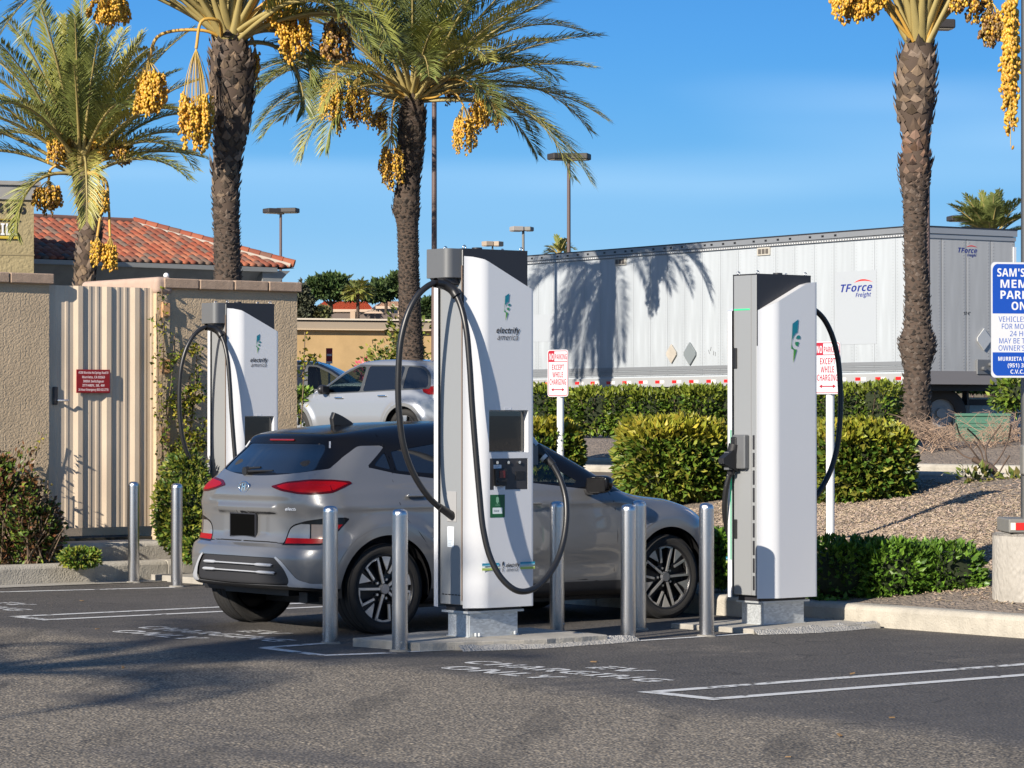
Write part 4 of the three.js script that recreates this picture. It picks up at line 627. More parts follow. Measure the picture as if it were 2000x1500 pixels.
palm('tall date palm in front of the trailer nose at the right', 38, [[1781, 850, 86], [1784, 815, 80], [1788, 770, 66], [1791, 725, 58], [1792, 690, 78], [1792, 668, 86], [1792, 640, 62], [1791, 560, 54], [1788, 480, 52], [1788, 400, 54], [1787, 345, 70], [1787, 322, 74], [1789, 300, 60], [1789, 262, 62], [1788, 235, 76], [1788, 180, 88], [1791, 130, 88], [1794, 98, 76], [1795, 86, 66]], {
  n: 14, L: 3.6, droop: .25, el1: 1.5, el0: 1.1, more: [[-30, .1, 3.4, .15, { t0: .5 }], [-18, .4, 3.4, .15, { t0: .4 }], [-10, .5, 3.4, .12, { t0: .4 }], [0, .5, 3.4, .1, { t0: .4 }], [8, .5, 3.4, .1, { t0: .4 }], [16, .45, 3.4, .12, { t0: .4 }], [25, .3, 3.4, .15, { t0: .45 }], [42, .1, 3.2, .1, { t0: .55 }], [33, .2, 3.2, .15, { t0: .5 }], [-6, .4, 3.2, .1, { t0: .4 }], [-14, .2, 3.3, .12, { t0: .4 }], [4, .2, 3.3, .1, { t0: .4 }], [12, .2, 3.3, .12, { t0: .4 }], [20, .3, 3.3, .13, { t0: .45 }], [-24, .2, 3.3, .14, { t0: .45 }]],
  dates: [[[1662, -50], [[1740, 30], [1690, -40]], 84, 100, 560, { size: .019 }], [[1705, -40], [[1750, 20]], 50, 78, 260, { size: .019 }], [[1900, -60], [[1830, 20], [1870, -50]], 84, 110, 420, { size: .019, dark: .5 }], [[1938, 5], [[1850, 20], [1910, -20]], 46, 92, 340, { size: .019, dark: .75 }], [[1972, -60, -.6], [[1880, -80], [1940, -110]], 34, 335, 620, { size: .024, strands: 34, bare: .3 }]], }, { group: PG, leaf: .4, n: 60, w: .013, bigFrom: .60, redAt: .73, thick: 1.0, scale: .92, tone: 1.25 });
palm('small bushy palm showing above the trailer roof at the right edge', 88, [[1935, 560, 30], [1935, 500, 30], [1935, 462, 30]], { n: 24, L: 1.1, droop: .4, el1: 1.5, el0: .35, more: [[-50, .3, 1.35, .15], [-30, .3, 1.3, .2], [-70, .2, 1.1, .9], [0, .4, 1.2, .2], [30, .3, 1.3, .2]] }, { leaf: .34, n: 40, w: .024, bigFrom: 2, mats: [M(.19, .21, .05, { roughness: .55 }), M(.15, .18, .05, { roughness: .55 })] });
palm('tiny far palm top over the trailer roof', 150, [[1093, 560, 8], [1093, 500, 8], [1093, 496, 8]], { n: 14, L: .8, droop: .8, el1: 1.4, el0: .2 }, { leaf: .3, n: 14, w: .04, bigFrom: 2 });
palm('far fan-topped palm among the hill trees left of the dark palm trunk', 158, [[700, 620, 8], [699, 590, 7], [699, 575, 7]], { n: 18, L: .75, droop: .9, el1: 1.4, el0: -.2 }, { leaf: .4, n: 14, w: .05, bigFrom: 2 });
{ // the palms whose fronds throw the shadow on the tarmac at the lower left stand left of the frame, towards the sun
  const s = gnd(-120, 1318), h = 7.4, q = s.clone().addScaledVector(toSun, h / toSun.y);
  const t = palm('date palm outside the frame that shades the tarmac', 30, [[1000, 1100, 100], [1000, 400, 90], [1000, -390, 90], [1000, -400, 80]], { n: 22, L: 2.7, droop: 1.0, el1: 1.45, el0: .0 }, { group: PG, n: 40, w: .02, bigFrom: .8 });
  t.position.set(q.x, -.1, q.z);
}

// ---------------------------------------------------------------- charging stations
const CW = .54, CD = .245;                                             // cabinet width and depth
const leafMark = (x, cx, cy, s, mono) => {                              // bolt-shaped leaf with an e cut out of it
  const g = x.createLinearGradient(0, cy - s, 0, cy + s); if (mono) { g.addColorStop(0, mono); g.addColorStop(1, mono); } else { g.addColorStop(0, '#12738f'); g.addColorStop(.35, '#127a86'); g.addColorStop(.6, '#2a8a55'); g.addColorStop(1, '#6f9a1e'); }
  x.fillStyle = g; const P = (a) => { x.beginPath(); a.forEach(([u, v], i) => x[i ? 'lineTo' : 'moveTo'](cx + u * s, cy + v * s)); x.closePath(); x.fill(); };
  P([[-.22, -.79], [.155, -1.0], [.09, -.41], [.34, -.34], [.05, .37], [-.18, 1.0], [-.14, .38], [-.31, .35], [-.25, -.28]]);
  x.save(); x.globalCompositeOperation = 'destination-out'; x.font = `italic bold ${s * 1.42}px sans-serif`; x.textAlign = 'center'; x.textBaseline = 'alphabetic'; x.fillStyle = '#000'; x.fillText('e', cx - .0 * s, cy + .37 * s); x.restore();
};
const panelPrint = (front) => canvasTex(700, 1400, (x, w, h) => {
  x.clearRect(0, 0, w, h); x.fillStyle = '#000';
  if (!front) leafMark(x, w * .5, h * .5, 560); else leafMark(x, w * .5, h * .30, 300);
  if (front) { x.fillStyle = '#1b1d26'; write(x, 'electrify', w * .5, h * .66, 170, 'italic bold', 'center', 640); x.fillStyle = '#30323e'; write(x, 'america', w * .5, h * .765, 160, 'italic', 'center', 580); x.lineWidth = 4; x.strokeStyle = '#30323e'; }
});
const decal = (w, h, tex, o = {}) => [plateGeo(w, h, Math.min(w, h) * .02), new THREE.MeshStandardMaterial({ map: tex, transparent: true, alphaTest: .35, roughness: .45, ...o })];
const shellTop = lin1([[0, 2.512], [.06, 2.508], [.13, 2.492], [.17, 2.474], [.545, 2.296], [.6, 2.29]]);
const shellZ = (x) => .068 * sstep(-.02, .165, x) * (x > .535 ? 1 - .35 * ((x - .535) / .02) ** 2 : 1);
function shellGeo(holes, rear) {
  const W = .555, xs = new Set(), ys = new Set(); for (let i = 0; i <= 30; i++) xs.add(+(W * i / 30).toFixed(4)); for (let i = 0; i <= 20; i++) ys.add(+(.20 + i * .1).toFixed(4));
  holes.forEach(([a, b, c, d]) => { xs.add(a); xs.add(b); ys.add(c); ys.add(d); });
  const X = [...xs].sort((a, b) => a - b), Y = [...ys].sort((a, b) => a - b).filter((y) => y <= 2.2001); Y.push(9);
  const yv = (x, j) => (Y[j] === 9 ? shellTop(rear ? CW + .015 - x : x) : Y[j]), z = shellZ;
  const pos = [], q = (a, b, c, d) => pos.push(...a, ...b, ...c, ...a, ...c, ...d);
  for (let i = 0; i + 1 < X.length; i++) for (let j = 0; j + 1 < Y.length; j++) {
    const xm = (X[i] + X[i + 1]) / 2, ym = Y[j + 1] === 9 ? 2.25 : (Y[j] + Y[j + 1]) / 2; if (holes.some(([a, b, c, d]) => xm > a && xm < b && ym > c && ym < d)) continue;
    q([X[i], yv(X[i], j), z(X[i])], [X[i + 1], yv(X[i + 1], j), z(X[i + 1])], [X[i + 1], yv(X[i + 1], j + 1), z(X[i + 1])], [X[i], yv(X[i], j + 1), z(X[i])]);
  }
  for (let i = 0; i + 1 < X.length; i++) { const a = X[i], b = X[i + 1], ta = yv(a, Y.length - 1), tb = yv(b, Y.length - 1); q([a, ta, z(a)], [b, tb, z(b)], [b, tb, 0], [a, ta, 0]); q([a, .2, 0], [b, .2, 0], [b, .2, z(b)], [a, .2, z(a)]); }
  const tw = yv(W, Y.length - 1); q([W, .2, z(W)], [W, .2, 0], [W, tw, 0], [W, tw, z(W)]); q([0, .2, 0], [0, .2, z(0)], [0, yv(0, Y.length - 1), z(0)], [0, yv(0, Y.length - 1), 0]);
  for (const [a, b, c, d, dep] of holes) { const zz = .068, e = .068 - dep; q([a, c, zz], [b, c, zz], [b, c, e], [a, c, e]); q([a, d, e], [b, d, e], [b, d, zz], [a, d, zz]); q([a, c, e], [a, d, e], [a, d, zz], [a, c, zz]); q([b, c, zz], [b, d, zz], [b, d, e], [b, c, e]); q([a, c, e - .002], [b, c, e - .002], [b, d, e - .002], [a, d, e - .002]); }
  let g = new THREE.BufferGeometry(); g.setAttribute('position', new THREE.Float32BufferAttribute(pos, 3)); g.setAttribute('uv', new THREE.Float32BufferAttribute(new Float32Array(pos.length / 3 * 2), 2)); g.computeVertexNormals();
  // smooth the bevelled face
  const n = g.attributes.normal, p = g.attributes.position; for (let i = 0; i < p.count; i++) if (n.getZ(i) > .72) { const x = p.getX(i), s = (shellZ(x + .004) - shellZ(x - .004)) / .008, l = Math.hypot(s, 1); n.setXYZ(i, -s / l, 0, 1 / l); }
  return g;
}
function makeStation(label, pos, turn) {
  const t = thing('charging_station', label, 'charging station', pos, turn, 'charging stations');
  // footing and plinth
  const ft = part('footing', join([box(.425, .012, .24, .265, .006, -.125), box(.40, .16, .012, .265, .085, -.012), box(.40, .16, .012, .265, .085, -.235), box(.012, .16, .21, .066, .085, -.124), box(.012, .16, .21, .464, .085, -.124), box(.47, .014, .285, .265, .171, -.125)]), K.galv, t);
  const bolts = []; for (const [x, z] of [[.10, .012], [.43, .012], [.12, .025]]) bolts.push(cyl(.011, .011, .022, 6, x, .024, z)); part('bolts', join(bolts), K.galv, ft);
  part('plinth', box(.45, .055, .235, .275, .203, -.124), K.charcoal, t);
  // cabinet
  part('cabinet', rbox(CW, 2.335, CD, .006, CW / 2, .22 + 1.1675, -CD / 2, 2), K.silverGrey, t);
  part('cabinet_trim', join([box(.006, 2.2, .008, -.002, 1.35, -.005)]), M(.20, .15, .12, { roughness: .5 }), t);
  for (const [z, s] of [[.004, 1], [-CD - .004, -1]]) part('top_panel', box(CW, .52, .006, CW / 2, 2.297, z), K.charcoal, t);
  part('lid', join([box(CW + .004, .008, CD + .012, CW / 2, 2.559, -CD / 2), cyl(.035, .035, .02, 16, .22, 2.57, -.13)]), K.charcoal, t);
  const ey = []; for (const [x, z] of [[.03, -.02], [CW - .03, -.02], [.03, -CD + .02], [CW - .03, -CD + .02]]) ey.push(new THREE.TorusGeometry(.012, .004, 6, 12).translate(x, 2.572, z)); part('lifting_eyes', join(ey), K.steel, t);
  // front shell with screen and payment recesses
  const front = part('front_panel', shellGeo([[.165, .495, 1.222, 1.50, .05], [.172, .492, .975, 1.182, .012]], false), K.white, t); front.position.z = .003;
  const sc = part('screen', box(.315, .262, .008, .328, 1.360, .026), MP(.012, .012, .012, { roughness: .10, clearcoat: 1 }), front); sc.rotation.x = 0;
  const pay = part('payment_panel', box(.316, .203, .010, .332, 1.0785, .061), M(.05, .048, .05, { roughness: .45, metalness: .3 }), front);
  for (const x of [.228, .322, .416]) part('button', cyl(.0105, .0105, .014, 14).rotateX(Math.PI / 2).translate(x, 1.155, .070), K.chrome, pay);
  part('card_reader', join([rbox(.095, .115, .03, .008, .252, 1.058, .078), box(.075, .012, .012, .252, 1.035, .098)]), K.black, pay);
  part('reader_screen', box(.048, .048, .003, .255, 1.078, .0945), MP(.10, .012, .015, { roughness: .2 }), pay);
  part('contactless_pad', box(.072, .056, .004, .425, 1.067, .068), K.black, pay);
  const lbl = canvasTex(256, 64, (x, w, h) => { x.fillStyle = '#dfe2e6'; x.fillRect(0, 0, w, h); x.fillStyle = '#667'; for (let k = 0; k < 3; k++) x.fillRect(20, 14 + k * 15, 216 - k * 40, 4); });
  for (const [w, h, x, y] of [[.066, .024, .235, 1.128], [.096, .030, .252, .987], [.06, .018, .32, 1.512]]) { const o = part('small_label', plateGeo(w, h, .002), new THREE.MeshStandardMaterial({ map: lbl }), front); o.position.set(x, y, y > 1.4 ? .0695 : .0685); }
  const grn = canvasTex(256, 384, (x, w, h) => { x.fillStyle = '#1d5c35'; x.fillRect(0, 0, w, h); x.fillStyle = '#7fae8c'; x.beginPath(); x.roundRect(104, 60, 48, 70, 14); x.fill(); x.beginPath(); x.arc(128, 60, 24, 0, 7); x.fill(); x.fillRect(116, 125, 24, 26); write(x, '350kW', 128, 176, 30, '', 'center', 80); x.fillStyle = '#dfe8e4'; x.beginPath(); x.roundRect(44, 218, 168, 104, 8); x.fill(); x.fillStyle = '#456'; write(x, '350kW', 110, 275, 50, 'bold', 'center', 100); });
  const gs = part('power_sticker', plateGeo(.124, .150, .003), new THREE.MeshStandardMaterial({ map: grn, roughness: .5 }), front); gs.position.set(.234, .868, .0695);
  const strp = canvasTex(1024, 160, (x, w, h) => { x.clearRect(0, 0, w, h); const seg = (a, b) => { x.fillStyle = '#2a93b0'; x.fillRect(a, 18, b - a, 26); x.fillStyle = '#8fc7d8'; x.fillRect(a, 44, b - a, 18); x.fillStyle = '#cfe0b0'; x.fillRect(a, 82, b - a, 12); x.fillStyle = '#b6c95e'; x.fillRect(a, 94, b - a, 30); }; seg(0, 330); seg(740, 1024); leafMark(x, 410, 82, 88, '#20232c'); x.fillStyle = '#20232c'; write(x, 'electrify', 585, 58, 78, 'italic bold', 'center', 260); x.fillStyle = '#555b66'; write(x, 'america', 580, 122, 74, 'italic', 'center', 230); });
  const stq = part('brand_stripe', ...decal(.445, .072, strp), front); stq.position.set(.327, .466, .0712);
  const logo = part('brand_logo', ...decal(.215, .43, panelPrint(true)), front); logo.position.set(.318, 2.095, .0712);
  // rear shell
  const rear = part('rear_panel', shellGeo([], true), K.white, t); rear.rotation.y = Math.PI; rear.position.set(CW + .0, 0, -CD - .003);
  const rl = part('brand_logo', ...decal(.20, .40, panelPrint(false)), rear); rl.position.set(.325, 2.075, .0712);
  // left side: cable outlet, labels, overhanging arm
  part('cable_outlet', rbox(.006, .20, .10, .003, -.002, .865, -.115), M(.29, .29, .29, { roughness: .6 }), t);
  const sl = canvasTex(128, 256, (x, w, h) => { x.fillStyle = '#dbe3e8'; x.fillRect(0, 0, w, h); x.fillStyle = '#8a97a2'; for (let k = 0; k < 12; k++) x.fillRect(14, 20 + k * 19, 40 + hash2(k, 1, 1) * 56, 4); });
  const side = part('rating_label', plateGeo(.072, .135, .004), new THREE.MeshStandardMaterial({ map: sl }), t); side.rotation.y = -Math.PI / 2; side.position.set(-.003, .665, -.125);
  part('vent_slots', join([...Array(6)].map((_, i) => box(.004, .006, .022, -.002, .285, -.035 - i * .035))), K.black, t);
  const arm = part('cable_arm', (() => { const s = new THREE.Shape(); s.moveTo(0, 0); s.lineTo(-.075, 0); s.absarc(-.075, .045, .045, -Math.PI / 2, -Math.PI, true); s.lineTo(-.12, CD - .03); s.lineTo(0, CD - .03); s.closePath(); const g = new THREE.ExtrudeGeometry(s, { depth: .185, bevelEnabled: true, bevelSize: .004, bevelThickness: .004, bevelSegments: 2, curveSegments: 10 }); g.rotateX(-Math.PI / 2); return g.translate(.002, 2.372, -.012); })(), K.darkGrey, t);
  part('underside', prism([[-.115, 0], [-.02, 0], [0, -.045], [-.10, -.022]], .17).translate(0, 2.368, -.205), K.charcoal, arm);
  part('hanger', join([cyl(.012, .012, .05, 12, -.075, 2.345, -.055), cyl(.016, .012, .022, 12, -.075, 2.312, -.055)]), K.chrome, arm);
  // right side: light strip, vent slots, holster with the plug
  part('status_light', join([...Array(16)].map((_, i) => box(.006, .010, .008, CW + .001, 2.305, -.012 - i * .0105))), M(.02, .35, .14, { emissive: col(.04, .8, .30), emissiveIntensity: .55 }), t);
  part('edge_light', box(.004, .95, .010, CW + .017, .95, .012), M(.02, .20, .11, { emissive: col(.01, .22, .10), emissiveIntensity: .5 }), t);
  for (const [y, h] of [[1.95, .15], [.70, .14]]) part('latch', rbox(.014, h, .034, .005, CW + .004, y, -.022), K.black, t);
  for (let i = 0; i < 9; i++) part('vent_slot', rbox(.006, .105, .020, .003, CW + .001, 1.335 - i * .128, -.215), K.charcoal, t);
  part('seam', box(.003, 2.33, .004, CW + .001, 1.387, -.188), M(.22, .22, .22), t);
  const hol = part('holster', join([rbox(.05, .25, .135, .012, CW + .022, 1.265, -.10), box(.09, .13, .05, CW + .06, 1.20, -.035)]), K.darkGrey, t);
  part('socket', join([rbox(.05, .20, .062, .012, CW + .032, 1.275, -.052), prism([[0, 0], [.14, .06], [.14, .10], [.04, .16], [0, .16]], .06).translate(CW + .03, 1.12, -.08)]), K.black, hol);
  // cable: outlet -> loop -> arm clamp -> front -> plug in the holster; points of the photograph about the middle station
  return t;
}
{
  const S0 = at(903.5, 1187, 20.16), b = toUV(S0), base = uv(b.u, b.v, .05);
  const st = makeStation('middle charging station with screen, beside the grey car', base, TH); st.updateMatrixWorld(true);
  const L = (px, py, dd) => st.worldToLocal(at(px, py, 20.16 + dd));
  const loop = [[884, 1008, .075], [866, 997, .02], [835, 968, -.06], [806, 922, -.12], [788, 870, -.16], [779, 800, -.18], [778, 730, -.19], [784, 660, -.19], [800, 605, -.17], [822, 570, -.13], [848, 553, -.08], [868, 556, -.04], [884, 567, -.03], [898, 592, -.05], [910, 640, -.09], [917, 710, -.11], [922, 790, -.115], [929, 880, -.115], [936, 960, -.115], [944, 1035, -.12], [958, 1090, -.12], [980, 1130, -.12], [1008, 1153, -.10], [1038, 1152, .0], [1068, 1127, .12], [1092, 1085, .24], [1105, 1030, .32], [1105, 975, .38], [1094, 935, .41], [1078, 905, .43]];
  const pts = loop.map((p) => L(...p));
  const bare = st.clone();
  const cb = part('cable', tube(pts, .0205, 220, 14), K.rubber, st);
  part('cable_sleeve', join([tube([L(850, 552, -.085), L(868, 556, -.04), L(884, 566, -.03), L(892, 578, -.04)], .033, 14, 14), rod(L(870, 553, -.03), st.worldToLocal(st.localToWorld(V3(-.075, 2.31, -.055))), .010)]), K.rubber, cb);
  part('cable_gland', rod(L(884, 1008, .08), L(858, 990, -.01), .029, .023, 14), K.black, cb);
  const pl = part('plug', join([rod(L(1080, 908, .43), L(1056, 884, .45), .026, .032, 14), rod(L(1058, 886, .45), L(1034, 866, .46), .040, .044, 14), rod(L(1040, 870, .46), L(1024, 880, .46), .045, .05, 12)]), K.black, cb);
  part('plug_cover', rod(L(1046, 872, .435), L(1026, 852, .44), .030, .040, 12), M(.55, .58, .62, { roughness: .3 }), pl);
  part('cable_tag', rod(L(1066, 896, .44), L(1061, 891, .443), .032, .032, 14), M(.6, .6, .62, { roughness: .4 }), cb);
  const c2 = copyOf(st, 'back charging station left of the grey car, by the stucco wall'); { const p = at(441, 1000, 28.35), q = toUV(p); c2.position.copy(uv(q.u, q.v, .03)); c2.scale.setScalar(.985); }
  bare.name = 'charging_station'; bare.remove(bare.children.find((o) => o.name === 'cable_arm')); bare.userData = { ...st.userData }; const sb = part('cable', tube([...pts.slice(0, 20), V3(.18, .62, .10), V3(.30, .52, .11), V3(.45, .58, .10), V3(.57, .78, .06), V3(.60, .98, .02), V3(.585, 1.14, -.02)], .0205, 220, 14), K.rubber, bare);
  part('cable_sleeve', rod(L(850, 552, -.085), L(892, 576, -.04), .034, .034, 14), K.rubber, sb); part('plug', join([rod(V3(.585, 1.10, -.02), V3(.59, 1.22, -.035), .028, .036, 14), rod(V3(.59, 1.22, -.035), V3(.575, 1.32, -.05), .042, .046, 14)]), K.black, bare);
  const c3 = copyOf(bare, 'right charging station seen from behind, with plain white back panel'); { const s = .97, p = at(1478, 1150, 21.66); c3.rotation.y = TH + Math.PI; c3.scale.setScalar(s); const off = V3(CW * s, 0, -CD * s).applyAxisAngle(V3(0, 1, 0), TH + Math.PI); c3.position.set(p.x - off.x, .03, p.z - off.z); }
}
// ---------------------------------------------------------------- bollards
{
  const prof = [[.0, 0], [.051, 0], [.051, .872], [.0495, .889], [.044, .903], [.034, .911], [.018, .915], [0, .916]].map(([a, b]) => new THREE.Vector2(a, b));
  const steel = M(.60, .595, .60, { roughness: .27, metalness: 1, bumpMap: tiled(T.brush, 6, 1), bumpScale: .0006 });
  const list = [[781, 1272, 'stainless bollard nearest the camera in front of the middle station'], [645, 1257, 'stainless bollard in front of the rear wheel, its paint line turning around it'], [1088, 1235, 'stainless bollard partly behind the hanging loop of cable'], [1227, 1250, 'stainless bollard in front of another close behind it'], [1248, 1230, 'stainless bollard half hidden behind the one in front of the front wheel'], [1380, 1243, 'stainless bollard just left of the right charging station'], [261, 1138, 'stainless bollard before the beige gate, farthest left'], [345, 1146, 'stainless bollard at the left rear corner of the grey car']];
  let first;
  list.forEach(([x, y, label]) => {
    const p = gnd(x, y, .0); let b;
    if (!first) { b = first = thing('bollard', label, 'bollard', p, 0, 'stainless steel bollards'); part('post', new THREE.LatheGeometry(prof, 36), steel, b); part('weep_bolt', cyl(.006, .006, .006, 8).rotateX(Math.PI / 2).translate(.012, .06, .0505), K.chrome, b); part('grout_ring', cyl(.062, .07, .012, 20, 0, .006, 0), K.concrete, b); }
    else { b = copyOf(first, label); b.position.copy(p); b.rotation.y = x; }
  });
}

// ---------------------------------------------------------------- signs
{
  const face = canvasTex(512, 800, (x, w, h) => {
    x.fillStyle = '#f2f2f4'; x.fillRect(0, 0, w, h); x.strokeStyle = '#c2213a'; x.lineWidth = 12; x.beginPath(); x.roundRect(20, 20, w - 40, h - 40, 40); x.stroke();
    x.fillStyle = '#c2213a'; x.beginPath(); x.roundRect(22, 22, 150, 180, [40, 0, 0, 0]); x.fill(); x.fillRect(22, 196, w - 44, 12);
    x.fillStyle = '#f2f2f4'; write(x, 'NO', 98, 120, 150, 'bold', 'center', 118); x.fillStyle = '#b80f2c'; write(x, 'PARKING', 332, 120, 130, 'bold', 'center', 300);
    write(x, 'EXCEPT', w / 2, 300, 135, 'bold', 'center', 310); write(x, 'WHILE', w / 2, 425, 135, 'bold', 'center', 270); write(x, 'CHARGING', w / 2, 550, 135, 'bold', 'center', 420);
    x.fillRect(130, 672, 252, 18); x.beginPath(); x.moveTo(90, 681); x.lineTo(150, 650); x.lineTo(150, 712); x.fill(); x.beginPath(); x.moveTo(w - 90, 681); x.lineTo(w - 150, 650); x.lineTo(w - 150, 712); x.fill(); x.fillRect(244, 740, 24, 5);
  });
  const mk = (label, px, yT, yB, postB, d, w) => {
    const hgt = (yB - yT) * d / FOCAL, c = at(px, (yT + yB) / 2, d), foot = at(px + (postB[0] - px), postB[1], d), g = toUV(foot); foot.y = Math.min(foot.y, terrain(g.u, g.v));
    const t = thing('parking_sign', label, 'sign', foot, -.62, 'no-parking signs');
    const cy = c.y - foot.y;
    part('post', cyl(.036, .036, cy + hgt * .3, 16, 0, (cy + hgt * .3) / 2, -.042), K.postWhite, t);
    part('plate', new THREE.ExtrudeGeometry(rrect(w, hgt, .03), { depth: .004, bevelEnabled: false, curveSegments: 6 }).translate(0, cy, -.003), K.signBack, t);
    const f = part('lettering', plateGeo(w - .002, hgt - .002, .03), new THREE.MeshStandardMaterial({ map: face, color: col(.62, .62, .64), roughness: .35 }), t); f.position.set(0, cy, .0045);
    return t;
  };
  mk('red and white no-parking sign on a white post behind the car windscreen', 1087, 683, 775, [1090, 890], 31, .255);
  mk('red and white no-parking sign crossed by the cable of the right station', 1615, 667, 770, [1617, 1068], 26, .255);
  // big blue sign on the light pole at the right edge
  const bf = canvasTex(768, 1024, (x, w, h) => {
    x.fillStyle = '#f4f5f7'; x.fillRect(0, 0, w, h); const blue = '#1f57c4'; x.fillStyle = blue; x.beginPath(); x.roundRect(16, 16, w - 32, 440, [60, 60, 0, 0]); x.fill(); x.beginPath(); x.roundRect(16, 800, w - 32, 208, [0, 0, 60, 60]); x.fill();
    x.fillStyle = '#fff'; [["SAM'S CLUB", 92, 640], ['MEMBER', 192, 580], ['PARKING', 290, 580], ['ONLY', 388, 320]].forEach(([s, y, m]) => write(x, s, w / 2, y, 100, 'bold', 'center', m));
    x.fillStyle = blue; [['VEHICLES PARKED', 506, 600], ['FOR MORE THAN', 570, 540], ['24 HOURS', 634, 350], ['MAY BE TOWED AT', 698, 600], ["OWNER'S EXPENSE", 762, 610]].forEach(([s, y, m]) => write(x, s, w / 2, y, 66, '', 'center', m));
    x.fillStyle = '#fff'; [['MURRIETA POLICE DEPT', 858, 620], ['(951) 304-2677', 916, 400], ['C.V.C. 22658', 972, 340]].forEach(([s, y, m]) => write(x, s, w / 2, y, 50, 'bold', 'center', m));
  });
  const D = 22, base = at(2024, 1185, D), q = toUV(base); const pt = thing('light_pole', 'grey steel light pole on a round concrete base at the right edge', 'light pole', base, 0);
  const bh = at(2024, 1040, D).y - base.y;
  part('concrete_base', new THREE.LatheGeometry([[0, -.4], [.315, -.4], [.31, bh - .02], [.295, bh], [0, bh]].map(([a, b]) => new THREE.Vector2(a, b)), 40), M(.42, .40, .365, { roughness: .93, map: T.concrete, bumpMap: T.grit, bumpScale: .012 }), pt);
  part('pole', new THREE.CylinderGeometry(.10, .125, 9, 4).rotateY(Math.PI / 4 + .12).translate(0, bh + 4.5, 0), K.poleGrey, pt);
  const cov = part('base_cover', rbox(.48, .10, .48, .012, 0, bh + .055, 0), K.poleGrey, pt); cov.rotation.y = .02;
  const tape = part('reflective_band', join([box(.10, .052, .004, -.14, bh + .052, .243), box(.10, .052, .004, .06, bh + .052, .243)]), M(.55, .02, .015, { roughness: .3 }), cov); part('reflective_band', join([box(.10, .052, .004, -.04, bh + .052, .243), box(.035, .052, .004, -.21, bh + .052, .243)]), M(.7, .66, .55, { roughness: .3 }), cov);
  const hh = part('hand_hole', rbox(.05, .22, .14, .02, -.085, bh + .52, .02), K.poleGrey, pt);
  const c = at(2002, 625, D - .16), wS = .51, hS = 226 * (D - .16) / FOCAL, sg = thing('club_sign', 'big blue and white parking notice on the pole at the right edge', 'sign', V3(c.x, c.y, c.z), .20);
  part('plate', new THREE.ExtrudeGeometry(rrect(wS, hS, .03), { depth: .004, bevelEnabled: false }).translate(0, 0, -.005), K.signBack, sg);
  part('lettering', plateGeo(wS - .003, hS - .003, .03), new THREE.MeshStandardMaterial({ map: bf, color: col(.66, .66, .66), roughness: .35 }), sg);
}
// ---------------------------------------------------------------- car park lights
{
  const lightPole = (label, px, topY, d, poleW, mat, heads) => {
    const foot = at(px, 800, d), g = toUV(foot); foot.y = terrain(g.u, g.v) - .05; const top = at(px, topY, d), h = top.y - foot.y, k = d / FOCAL;
    const t = thing('parking_lot_light', label, 'street light', foot, 0, 'car park lights'), r = poleW * k / 2;
    part('pole', new THREE.CylinderGeometry(r * .85, r * 1.1, h, 12).translate(0, h / 2, 0), mat, t);
    for (const [dx, dy, w, hh, dep, turn, m] of heads) { const f = part('fixture', rbox(w * k, hh * k, dep * k, Math.min(.03, hh * k * .2), 0, 0, 0, 2), m || K.fixture, t); f.position.set(dx * k, h - dy * k, turn * .1); f.rotation.y = turn; part('lens', box(w * k * .85, hh * k * .14, dep * k * .8, 0, -hh * k * .52, 0), K.lens, f); }
    return t;
  };
  lightPole('twin-head light on a thin pole left of centre beyond the tiled roof', 548, 408, 105, 6, K.poleBrown, [[-14, 4, 34, 9, 30, .5], [14, 3, 40, 9, 30, -.2], [0, 8, 14, 5, 6, 0]]);
  lightPole('tall twin-head light standing behind the trailer left end', 1111, 302, 78, 8, K.poleBrown, [[-18, 4, 40, 12, 34, .4], [18, 4, 46, 12, 34, -.25], [0, 10, 16, 5, 6, 0]]);
  lightPole('grey shoebox light behind the middle charging station', 1022, 443, 118, 6, K.poleGrey, [[-13, 4, 22, 9, 26, .3, M(.30, .28, .26)], [11, 4, 14, 8, 24, -.3, K.poleGrey]]);
  lightPole('small far twin light just above the middle charging station', 962, 472, 165, 4, K.poleGrey, [[-10, 4, 16, 9, 20, .5, M(.36, .29, .22)], [10, 4, 16, 9, 20, -.5, M(.36, .29, .22)]]);
  lightPole('tall brown pole rising behind the middle charging station into the palm', 848, 168, 66, 11, K.poleBrown, [[0, -2, 30, 14, 40, .2]]);
  lightPole('light pole hidden behind the tall right palm with only its head showing', 1812, 48, 56, 10, K.poleBrown, [[28, 0, 44, 18, 40, .2]]);
  lightPole('light head showing above the trailer roof at the right', 1900, 425, 98, 5, K.poleBrown, [[-14, 2, 66, 10, 40, .15]]);
  // small red notice before the store
  const d = 74, p = at(643, 745, d), sg = thing('warning_sign', 'small far red and white notice on a post before the yellow store', 'sign', V3(p.x, 1.0, p.z), 0); const y = at(643, 695, d).y - 1;
  part('post', box(.05, y, .05, 0, y / 2, -.03), K.signBack, sg); part('plate', box(.155, .37, .012, 0, y, 0), M(.28, .03, .035), sg); part('lettering', join([box(.12, .05, .006, 0, y + .02, .007), box(.15, .05, .006, 0, y - .16, .007)]), M(.6, .55, .55), sg);
}
